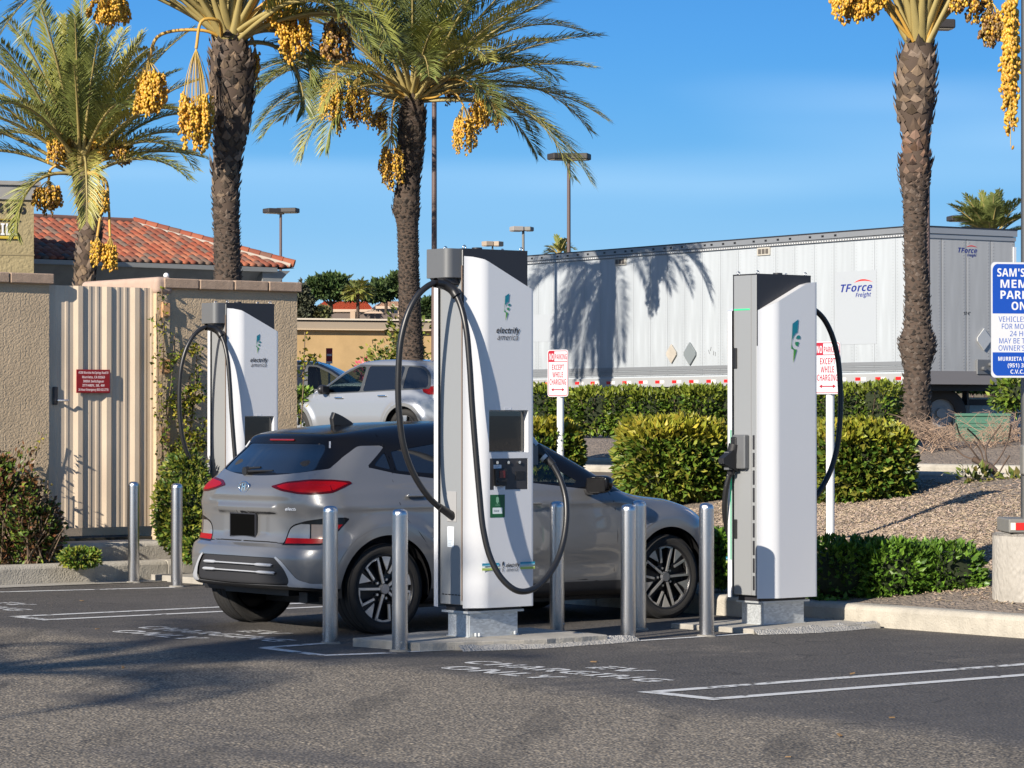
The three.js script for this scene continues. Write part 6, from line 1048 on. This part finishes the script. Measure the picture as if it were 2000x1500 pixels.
// ---------------------------------------------------------------- cars beyond the hedge
{
  const P = {
    half: curve1([[.15, .80], [.35, .92], [.6, .955], [.85, .95], [1.05, .925], [1.15, .885], [1.4, .79], [1.65, .68], [1.75, .6]]), plan: curve1([[-1.2, .86], [-.8, .95], [0, 1], [2.2, 1], [3, .965], [3.84, .83]]),
    rear: curve1([[.2, -.85], [.35, -1.0], [.6, -1.06], [.8, -1.03], [1.0, -1.0], [1.15, -.96], [1.4, -.82], [1.62, -.68], [1.8, -.62]]), front: curve1([[.2, 3.6], [.45, 3.78], [.8, 3.74], [1.0, 3.5], [1.4, 2.6], [1.8, 2]]),
    top: curve1([[-1.2, 1.55], [-.7, 1.655], [0, 1.715], [.7, 1.73], [1.2, 1.70], [1.6, 1.56], [2.0, 1.30], [2.3, 1.13], [2.5, 1.075], [3.0, 1.04], [3.5, .96], [3.9, .8]]),
    axisY: .75, axisFrom: .0, axisTo: 3.1, bottom: () => .22, crown: .05, rearBow: .14, frontBow: .30, kRear: .22, kFront: .15, rearN: () => .95, topN: (x) => (x > 1.3 && x < 2.3 ? .85 : .97), kTop: () => .11,
    bulge: (x, y) => { let s = 0; for (const ax of [0, 2.79]) s += .03 * sstep(.62, .48, Math.hypot(x - ax, y - .37)) * sstep(1, .85, y); return s; }, capN: 20,
  };
  const f = carField(P), axles = [0, 2.79];
  const suv = (name, label, pos, turn, paint, wheels = true) => {
    const t = thing(name, label, 'car', pos, turn); let S = carSkin(P, f, 130, .035); const take = (s) => { const r = cut(S, s); S = r[1]; return r[0]; };
    for (const ax of axles) { take((x, y, z) => Math.max(Math.hypot(x - ax, y - .37) - .43, .5 - Math.abs(z))); }
    for (const ax of axles) part('wheel_arch', skinGeo(take((x, y, z) => Math.max(Math.hypot(x - ax, y - .37) - .49, .5 - Math.abs(z))), .01), M(.14, .145, .15, { roughness: .6 }), t);
    part('underside', skinGeo(take((x, y, z, nx, ny) => ny + .5)), K.black, t);
    const W = [[[-.55, 1.16], [-.50, 1.40, .1], [-.32, 1.545, .1], [.04, 1.575], [.06, 1.135]], [[.14, 1.13], [.12, 1.58], [1.03, 1.59], [1.05, 1.09]], [[1.13, 1.088], [1.10, 1.59], [1.30, 1.575], [1.6, 1.44], [2.08, 1.12], [2.08, 1.06]]];
    const hull = polySdf(roundPoly([[-.62, 1.13], [-.56, 1.43, .12], [-.34, 1.585, .1], [1.28, 1.625], [1.62, 1.48], [2.22, 1.09], [2.18, 1.03]], .03));
    const light = polySdf(roundPoly([[.60, 1.02], [.66, 1.16], [1.05, 1.19], [1.36, 1.15], [1.42, 1.08], [1.2, 1.0], [.9, .96]], .03)), Q = (x, z) => Math.abs(z) + Math.max(0, x + .95);
    for (const sd of [1, -1]) {
      const wins = W.map((w) => { const ps = polySdf(roundPoly(w, .04)); return take((x, y, z) => Math.max(ps(x, y), .5 - z * sd)); });
      wins.forEach((w, i) => part(['quarter_window', 'rear_side_window', 'front_side_window'][i], skinGeo(w, -.004), i === 2 ? MP(.30, .36, .35, { transmission: 1, thickness: 0, roughness: .03 }) : K.glassDark, t));
      part('window_frame', skinGeo(take((x, y, z) => Math.max(hull(x, y), .5 - z * sd)), -.001), M(.06, .065, .07, { roughness: .3 }), t);
      const lt = take((x, y, z) => (x > .4 || z * sd < 0 ? 1 : light(Q(x, z), y))); const [up, dn] = cut(lt, (x, y) => 1.02 - y); const o = part('tail_light', skinGeo(up, .01), K.lampRed, t); part('lens', skinGeo(dn, .008), K.lampClear, o);
    }
    part('windscreen', skinGeo(take((x, y, z, nx, ny) => Math.max(1.36 - x, x - 2.2, Math.abs(z) - .66)), -.004), MP(.35, .40, .38, { transmission: 1, thickness: 0, roughness: .02 }), t);
    part('rear_window', skinGeo(take((x, y, z) => Math.max(x + .55, 1.17 - y, y - 1.58, Math.abs(z) - .66 + (y - 1.1) * .25)), -.004), K.glassDark, t);
    const sl = [segDist([[.10, 1.13], [.12, .95], [.46, .62], [.52, .3]]), segDist([[1.09, 1.06], [1.10, .7], [1.08, .28]]), segDist([[2.16, 1.02], [2.24, .8], [2.26, .5], [2.2, .28]])];
    part('shut_lines', skinGeo(take((x, y, z, nx, ny, nz) => { if (Math.abs(nz) < .4) return 1; let d = 1; for (const s of sl) d = Math.min(d, s(x, y) - .006); return d; }), -.006), K.black, t);
    part('body', skinGeo(S), paint, t);
    part('interior', join([box(2.4, .55, 1.6, .8, .75, 0), rbox(.18, .55, .5, .06, 1.0, 1.22, .38), rbox(.18, .55, .5, .06, 1.0, 1.22, -.38), box(.4, .12, 1.5, 1.95, 1.02, 0)]), M(.03, .03, .032), t);
    for (const sd of [1, -1]) {
      const z = (x, y) => shoot(f, [x, y, 0], [0, 0, sd])[2];
      for (const [x, y] of [[.52, 1.0], [1.62, .965]]) part('handle', rbox(.22, .035, .05, .015, x, y, z(x, y) + sd * .015), K.chrome, t);
      const m = part('wing_mirror', new THREE.SphereGeometry(.13, 16, 12).scale(.7, .75, 1), K.charcoal, t); m.position.set(1.98, 1.13, sd * 1.03); part('mirror_glass', rbox(.012, .13, .2, .005, -.085, 0, 0), K.charcoal, m);
      for (const ax of axles) { const w = part('wheel', tyreGeo(.37, .235, .26), K.tyre, t); w.position.set(ax, .37, sd * .80); if (sd < 0) w.rotation.y = Math.PI; const L = []; for (let k = 0; k < 5; k++) { const a = k * 1.2566; L.push(prism([[-.02, .04], [.02, .04], [.05, .25], [-.05, .25]], .03).rotateZ(a).translate(0, 0, .06)); } part('rim', join([...L, new THREE.LatheGeometry([[.25, .06], [.26, .09], [.25, .1], [.235, .07]].map(([a, b]) => new THREE.Vector2(a, b)), 32).rotateX(Math.PI / 2), cyl(.06, .06, .04, 20).rotateX(Math.PI / 2).translate(0, 0, .075)]), M(.5, .5, .5, { metalness: .7, roughness: .3 }), w); part('brake', cyl(.24, .24, .02, 24).rotateX(Math.PI / 2).translate(0, 0, .0), K.black, w); part('wheel_well', new THREE.CylinderGeometry(.43, .43, .4, 28, 1, true, Math.PI / 2 - .1, Math.PI + .2).rotateX(Math.PI / 2), K.black, t).position.set(ax, .37, sd * .7); }
    }
    return t;
  };
  const silver = MP(.31, .325, .35, { metalness: .45, roughness: .34, clearcoat: 1, clearcoatRoughness: .04 });
  const rearAt = (px, d, gy) => { const p = at(px, 800, d); p.y = gy; return p; };
  suv('parked_car', 'silver sport utility car parked in front of the yellow store', rearAt(846, 60.6, .89), Math.atan2(.60, -.80), silver);
  suv('parked_car', 'black sport utility car half hidden behind the stucco wall', rearAt(518, 68.5, 1.0), -.12, MP(.012, .012, .014, { roughness: .25, clearcoat: 1 }));
  const w = suv('parked_car', 'white car of which a strip shows behind the silver car', rearAt(770, 65.5, 1.0), Math.PI - .25, MP(.72, .73, .75, { roughness: .35, clearcoat: 1 })); w.scale.set(.9, .70, .9);
}
// ---------------------------------------------------------------- white freight trailer
{
  const A = at(1790, 750, 59.2), G = 1.05, th = Math.atan2(.835, -.55), L = 16.2, Wd = 2.55, y0 = 1.12, y1 = 4.10;
  const t = thing('freight_trailer', 'long white box trailer with blue freight lettering behind the hedge', 'trailer', V3(A.x, G, A.z), th); t.updateMatrixWorld(true);   // local x runs back along the side, visible side at z = 0, nose at x = 0
  const hit = (axis, val, px, py) => { const a = t.worldToLocal(at(px, py, 40)), b = t.worldToLocal(at(px, py, 90)), k = (val - a[axis]) / (b[axis] - a[axis]); return a.lerp(b, k); };
  const white = M(.42, .455, .49, { roughness: .5, metalness: .05 });
  const riv = (W, H) => dataTex(W, H, (i, j) => { const e = Math.min(i, W - 1 - i), on = (e > 4 && e < 8) && (j % 12 < 3), st = fbm(i / 9, j / 150, 4, 161) - .5, dirt = sstep(150, 0, j) * (.3 + fbm(i / 12, j / 40, 3, 163)), g = .94 + .20 * st - .12 * dirt; const v = on ? g * .80 : e < 1 ? g * .92 : g; return [v, v, v * .985]; });
  const rivT = riv(64, 512), rivB = dataTex(64, 512, (i, j) => { const e = Math.min(i, 63 - i); return gray((e > 4 && e < 8 && j % 12 < 3) ? 1 : e < 2 ? .0 : .45); });
  const panelM = [1, .97, 1.02].map((k) => M(.42 * k, .455 * k, .49 * k, { roughness: .48, map: rivT, bumpMap: rivB, bumpScale: .003 }));
  part('box', box(L - .03, y1 - y0 - .02, Wd - .05, L / 2, (y0 + y1) / 2, Wd / 2), white, t);
  const n = 26, pw = L / n, pg = box(pw - .008, y1 - y0 - .40, .02); seed(71);
  for (let i = 0; i < n; i++) { const o = part('side_panel', pg, panelM[i % 3 === 0 ? 1 : R() < .3 ? 2 : 0], t); o.position.set(pw * (i + .5), (y0 + y1) / 2 - .005, .012); }
  const noseM = M(.40, .41, .42, { roughness: .5, map: rivT, bumpMap: rivB, bumpScale: .006 }); const fg = box(.02, y1 - y0 - .36, Wd / 4 - .012); for (let i = 0; i < 4; i++) { const o = part('nose_panel', fg, noseM, t); o.position.set(.004, (y0 + y1) / 2, Wd / 4 * (i + .5)); }
  const rail = M(.27, .285, .30, { roughness: .45, metalness: .35 }), railD = M(.16, .165, .17, { roughness: .5, metalness: .3 });
  part('top_rail', join([box(L, .11, .05, L / 2, y1 - .055, -.012), box(L, .05, .035, L / 2, y1 - .15, -.004)]), rail, t);
  part('top_rail', join([box(.06, .12, Wd + .06, -.012, y1 - .06, Wd / 2), box(.04, .08, Wd + .02, -.004, y1 - .17, Wd / 2)]), M(.33, .345, .36, { roughness: .45, metalness: .3 }), t);
  part('roof_edge', join([box(L + .04, .025, .07, L / 2, y1 + .012, -.01), box(.08, .025, Wd + .06, -.01, y1 + .012, Wd / 2)]), K.charcoal, t);
  const hole = []; for (let i = 0; i < 34; i++) { const x = 2.4 + i * .36 + (i % 4) * .04; if (i % 5 !== 3) hole.push(box(.07, .04, .006, x, y1 - .055, -.040)); } part('slots', join(hole), K.black, t);
  const rv = []; for (let i = 0; i < 200; i++) rv.push(box(.028, .022, .008, .06 + i * .081, y1 - .155, -.024)); part('rivets', join(rv), M(.72, .72, .70, { roughness: .4 }), t).userData.kind = 'stuff';
  const ry = hit('z', 0, 1185, 727).y; part('rub_rail', join([box(L, .075, .018, L / 2, ry + .06, -.003), box(L, .05, .016, L / 2, ry - .045, -.002), box(L, .018, .02, L / 2, ry, -.002)]), rail, t);
  part('bottom_rail', box(L, .20, .04, L / 2, y0 + .05, -.004), M(.40, .41, .41, { roughness: .5, metalness: .2 }), t);
  for (let i = 0; i < 26; i++) { part('reflective_tape', box(.16, .062, .004, .5 + i * .61, y0 + .055, -.027), M(.62, .02, .02, { roughness: .35 }), t); part('reflective_tape', box(.16, .062, .004, .335 + i * .61, y0 + .055, -.027), M(.72, .70, .64, { roughness: .35 }), t); }
  for (const [px, py] of [[1212, 511], [1492, 491]]) { const p = hit('z', -.01, px, py), v = part('vent', box(.42, .16, .03, p.x, p.y, -.012), M(.42, .40, .35), t); for (const q of [-.12, 0, .12]) part('louvre', box(.09, .10, .01, p.x + q, p.y, -.029), M(.10, .09, .08), v); }
  const diamond = (px, py, w, h, m, ax = 'z') => { const p = hit(ax, ax === 'z' ? -.02 : -.02, px, py); const g = prism([[0, -h], [w, -h * .15], [w, h * .15], [0, h], [-w, h * .15], [-w, -h * .15]], .02, .004); const o = part('placard', g, m, t); o.position.copy(p); o.rotation.y = ax === 'z' ? Math.PI : -Math.PI / 2; return o; };
  diamond(1312, 691, .17, .20, M(.58, .53, .45, { map: T.wear === undefined ? null : T.mottle, roughness: .6, metalness: .2 })); diamond(1348, 691, .20, .24, M(.24, .27, .28, { roughness: .55, metalness: .3 })); 
  const scr = hit('z', -.002, 1388, 687); part('scratches', join([[0, .06, .4], [.06, .0, -.5], [-.10, -.03, .2], [-.16, -.05, .1]].map(([a, b, r]) => box(.012, .09, .003).rotateZ(r).translate(scr.x + a, scr.y + b, -.003))), M(.15, .16, .17), t);
  const patch = hit('z', -.002, 1671, 601); part('logo_patch', box(82 / 98 / .66, 142 / 98, .003, patch.x, patch.y, -.0015), M(.37, .40, .43, { roughness: .55 }), t);
  const patch2 = hit('z', -.002, 1075, 640); part('faded_patch', box(2.4, .62, .003, patch2.x, patch2.y, -.0015), M(.385, .415, .445, { roughness: .55 }), t);
  const logoT = canvasTex(768, 400, (x, w, h) => { x.clearRect(0, 0, w, h); x.fillStyle = '#20307f'; write(x, 'TForce', 380, 200, 200, 'italic bold', 'center', 700); write(x, 'Freight', 540, 335, 110, 'italic bold', 'center', 330); x.fillStyle = '#d6322b'; x.beginPath(); x.moveTo(350, 110); x.quadraticCurveTo(520, -10, 752, 110); x.quadraticCurveTo(520, 50, 350, 110); x.fill(); });
  const lg = part('freight_logo', plateGeo(70 / 98 / .66 * 1.02, .43, .002), new THREE.MeshStandardMaterial({ map: logoT, transparent: true, alphaTest: .4, roughness: .5 }), t); const lp = hit('z', -.005, 1671, 562); lg.position.copy(lp); lg.rotation.y = Math.PI;
  const l2 = part('freight_logo', plateGeo(.56, .27, .002), new THREE.MeshStandardMaterial({ map: logoT, transparent: true, alphaTest: .4, roughness: .5 }), t); l2.position.copy(hit('x', -.009, 1889, 489)); l2.rotation.y = -Math.PI / 2;
  const ht = canvasTex(256, 128, (x, w, h) => { x.clearRect(0, 0, w, h); x.fillStyle = '#20222a'; write(x, "13'-6\"", w / 2, h / 2, 100, 'bold', 'center', 240); });
  const hm = part('height_mark', plateGeo(.19, .10, .002), new THREE.MeshStandardMaterial({ map: ht, transparent: true, alphaTest: .4 }), t); hm.position.copy(hit('x', -.009, 1889, 612)); hm.rotation.y = -Math.PI / 2;
  diamond(1921, 663, .17, .21, M(.52, .53, .53, { roughness: .5, metalness: .3 }), 'x');
  const gb = hit('x', -.03, 1924, 717); part('gladhand_box', join([rbox(.06, .30, .46, .02, gb.x, gb.y, gb.z), cyl(.04, .04, .10, 10).rotateZ(Math.PI / 2).translate(gb.x - .05, gb.y - .03, gb.z - .08), cyl(.04, .04, .10, 10).rotateZ(Math.PI / 2).translate(gb.x - .05, gb.y + .05, gb.z + .1)]), railD, t);
  part('nose_plate', box(.05, .26, Wd, -.015, y0 + .07, Wd / 2), M(.20, .19, .19, { roughness: .6 }), t);
  part('grab_handle', box(.03, .45, .07, -.01, y1 - .55, Wd - .02), M(.7, .72, .74), t);
  part('landing_gear', join([box(.14, 1.1, .14, 2.6, .6, .5), box(.14, 1.1, .14, 2.6, .6, Wd - .5), box(.3, .05, .3, 2.6, .03, .5), box(.3, .05, .3, 2.6, .03, Wd - .5), box(.1, .1, Wd - 1, 2.6, .8, Wd / 2)]), railD, t);
  part('underframe', box(L - .4, .16, Wd - .3, L / 2 + .2, y0 - .10, Wd / 2), K.black, t);
  for (const x of [L - 2.6, L - 1.35]) for (const z of [.15, Wd - .15]) { const w = part('wheel', tyreGeo(.5, .28, .29), K.tyre, t); w.position.set(x, .5, z); part('rim', cyl(.28, .28, .1, 20).rotateX(Math.PI / 2), rail, w); }
  // converter dolly under the nose
  const dp = at(1836, 808, 61), d = thing('trailer_dolly', 'dark wheeled trailer dolly under the nose of the white trailer', 'dolly', V3(dp.x, G, dp.z), th + 1.1); d.updateMatrixWorld(true);
  for (const z of [0, .34, 1.75, 2.09]) { const w = part('wheel', tyreGeo(.5, .29, .29), M(.04, .04, .042, { roughness: .75 }), d); w.position.set(0, .5, z); if (z === 0) w.rotation.y = Math.PI; part('rim', join([cyl(.29, .27, .06, 28).rotateX(Math.PI / 2), cyl(.10, .10, .16, 16).rotateX(Math.PI / 2).translate(0, 0, .05)]), M(.30, .31, .32, { roughness: .5, metalness: .4 }), w); }
  part('axle', join([cyl(.06, .06, 2, 12).rotateX(Math.PI / 2).translate(0, .5, 1), box(2.1, .12, .10, -.9, .72, .7), box(2.1, .12, .10, -.9, .72, 1.3), box(.9, .14, .9, 0, .86, 1.05)]), K.black, d);
  part('mud_guard', join([box(.65, .05, .36, -.2, 1.06, .16), box(.04, .40, .38, -.56, .86, .16)]), K.charcoal, d);
  const lw = at(1886, 776, 66), lw2 = at(1990, 776, 68), ll = lw.distanceTo(lw2), low = thing('low_wall', 'pale low wall seen under the trailer nose', 'wall', V3(lw.x, G, lw.z), Math.atan2(-(lw2.z - lw.z), lw2.x - lw.x)); part('wall_body', box(ll, lw.y - G, .2, ll / 2, (lw.y - G) / 2, 0), K.concretePale, low);
}

renderer.render(scene, camera);
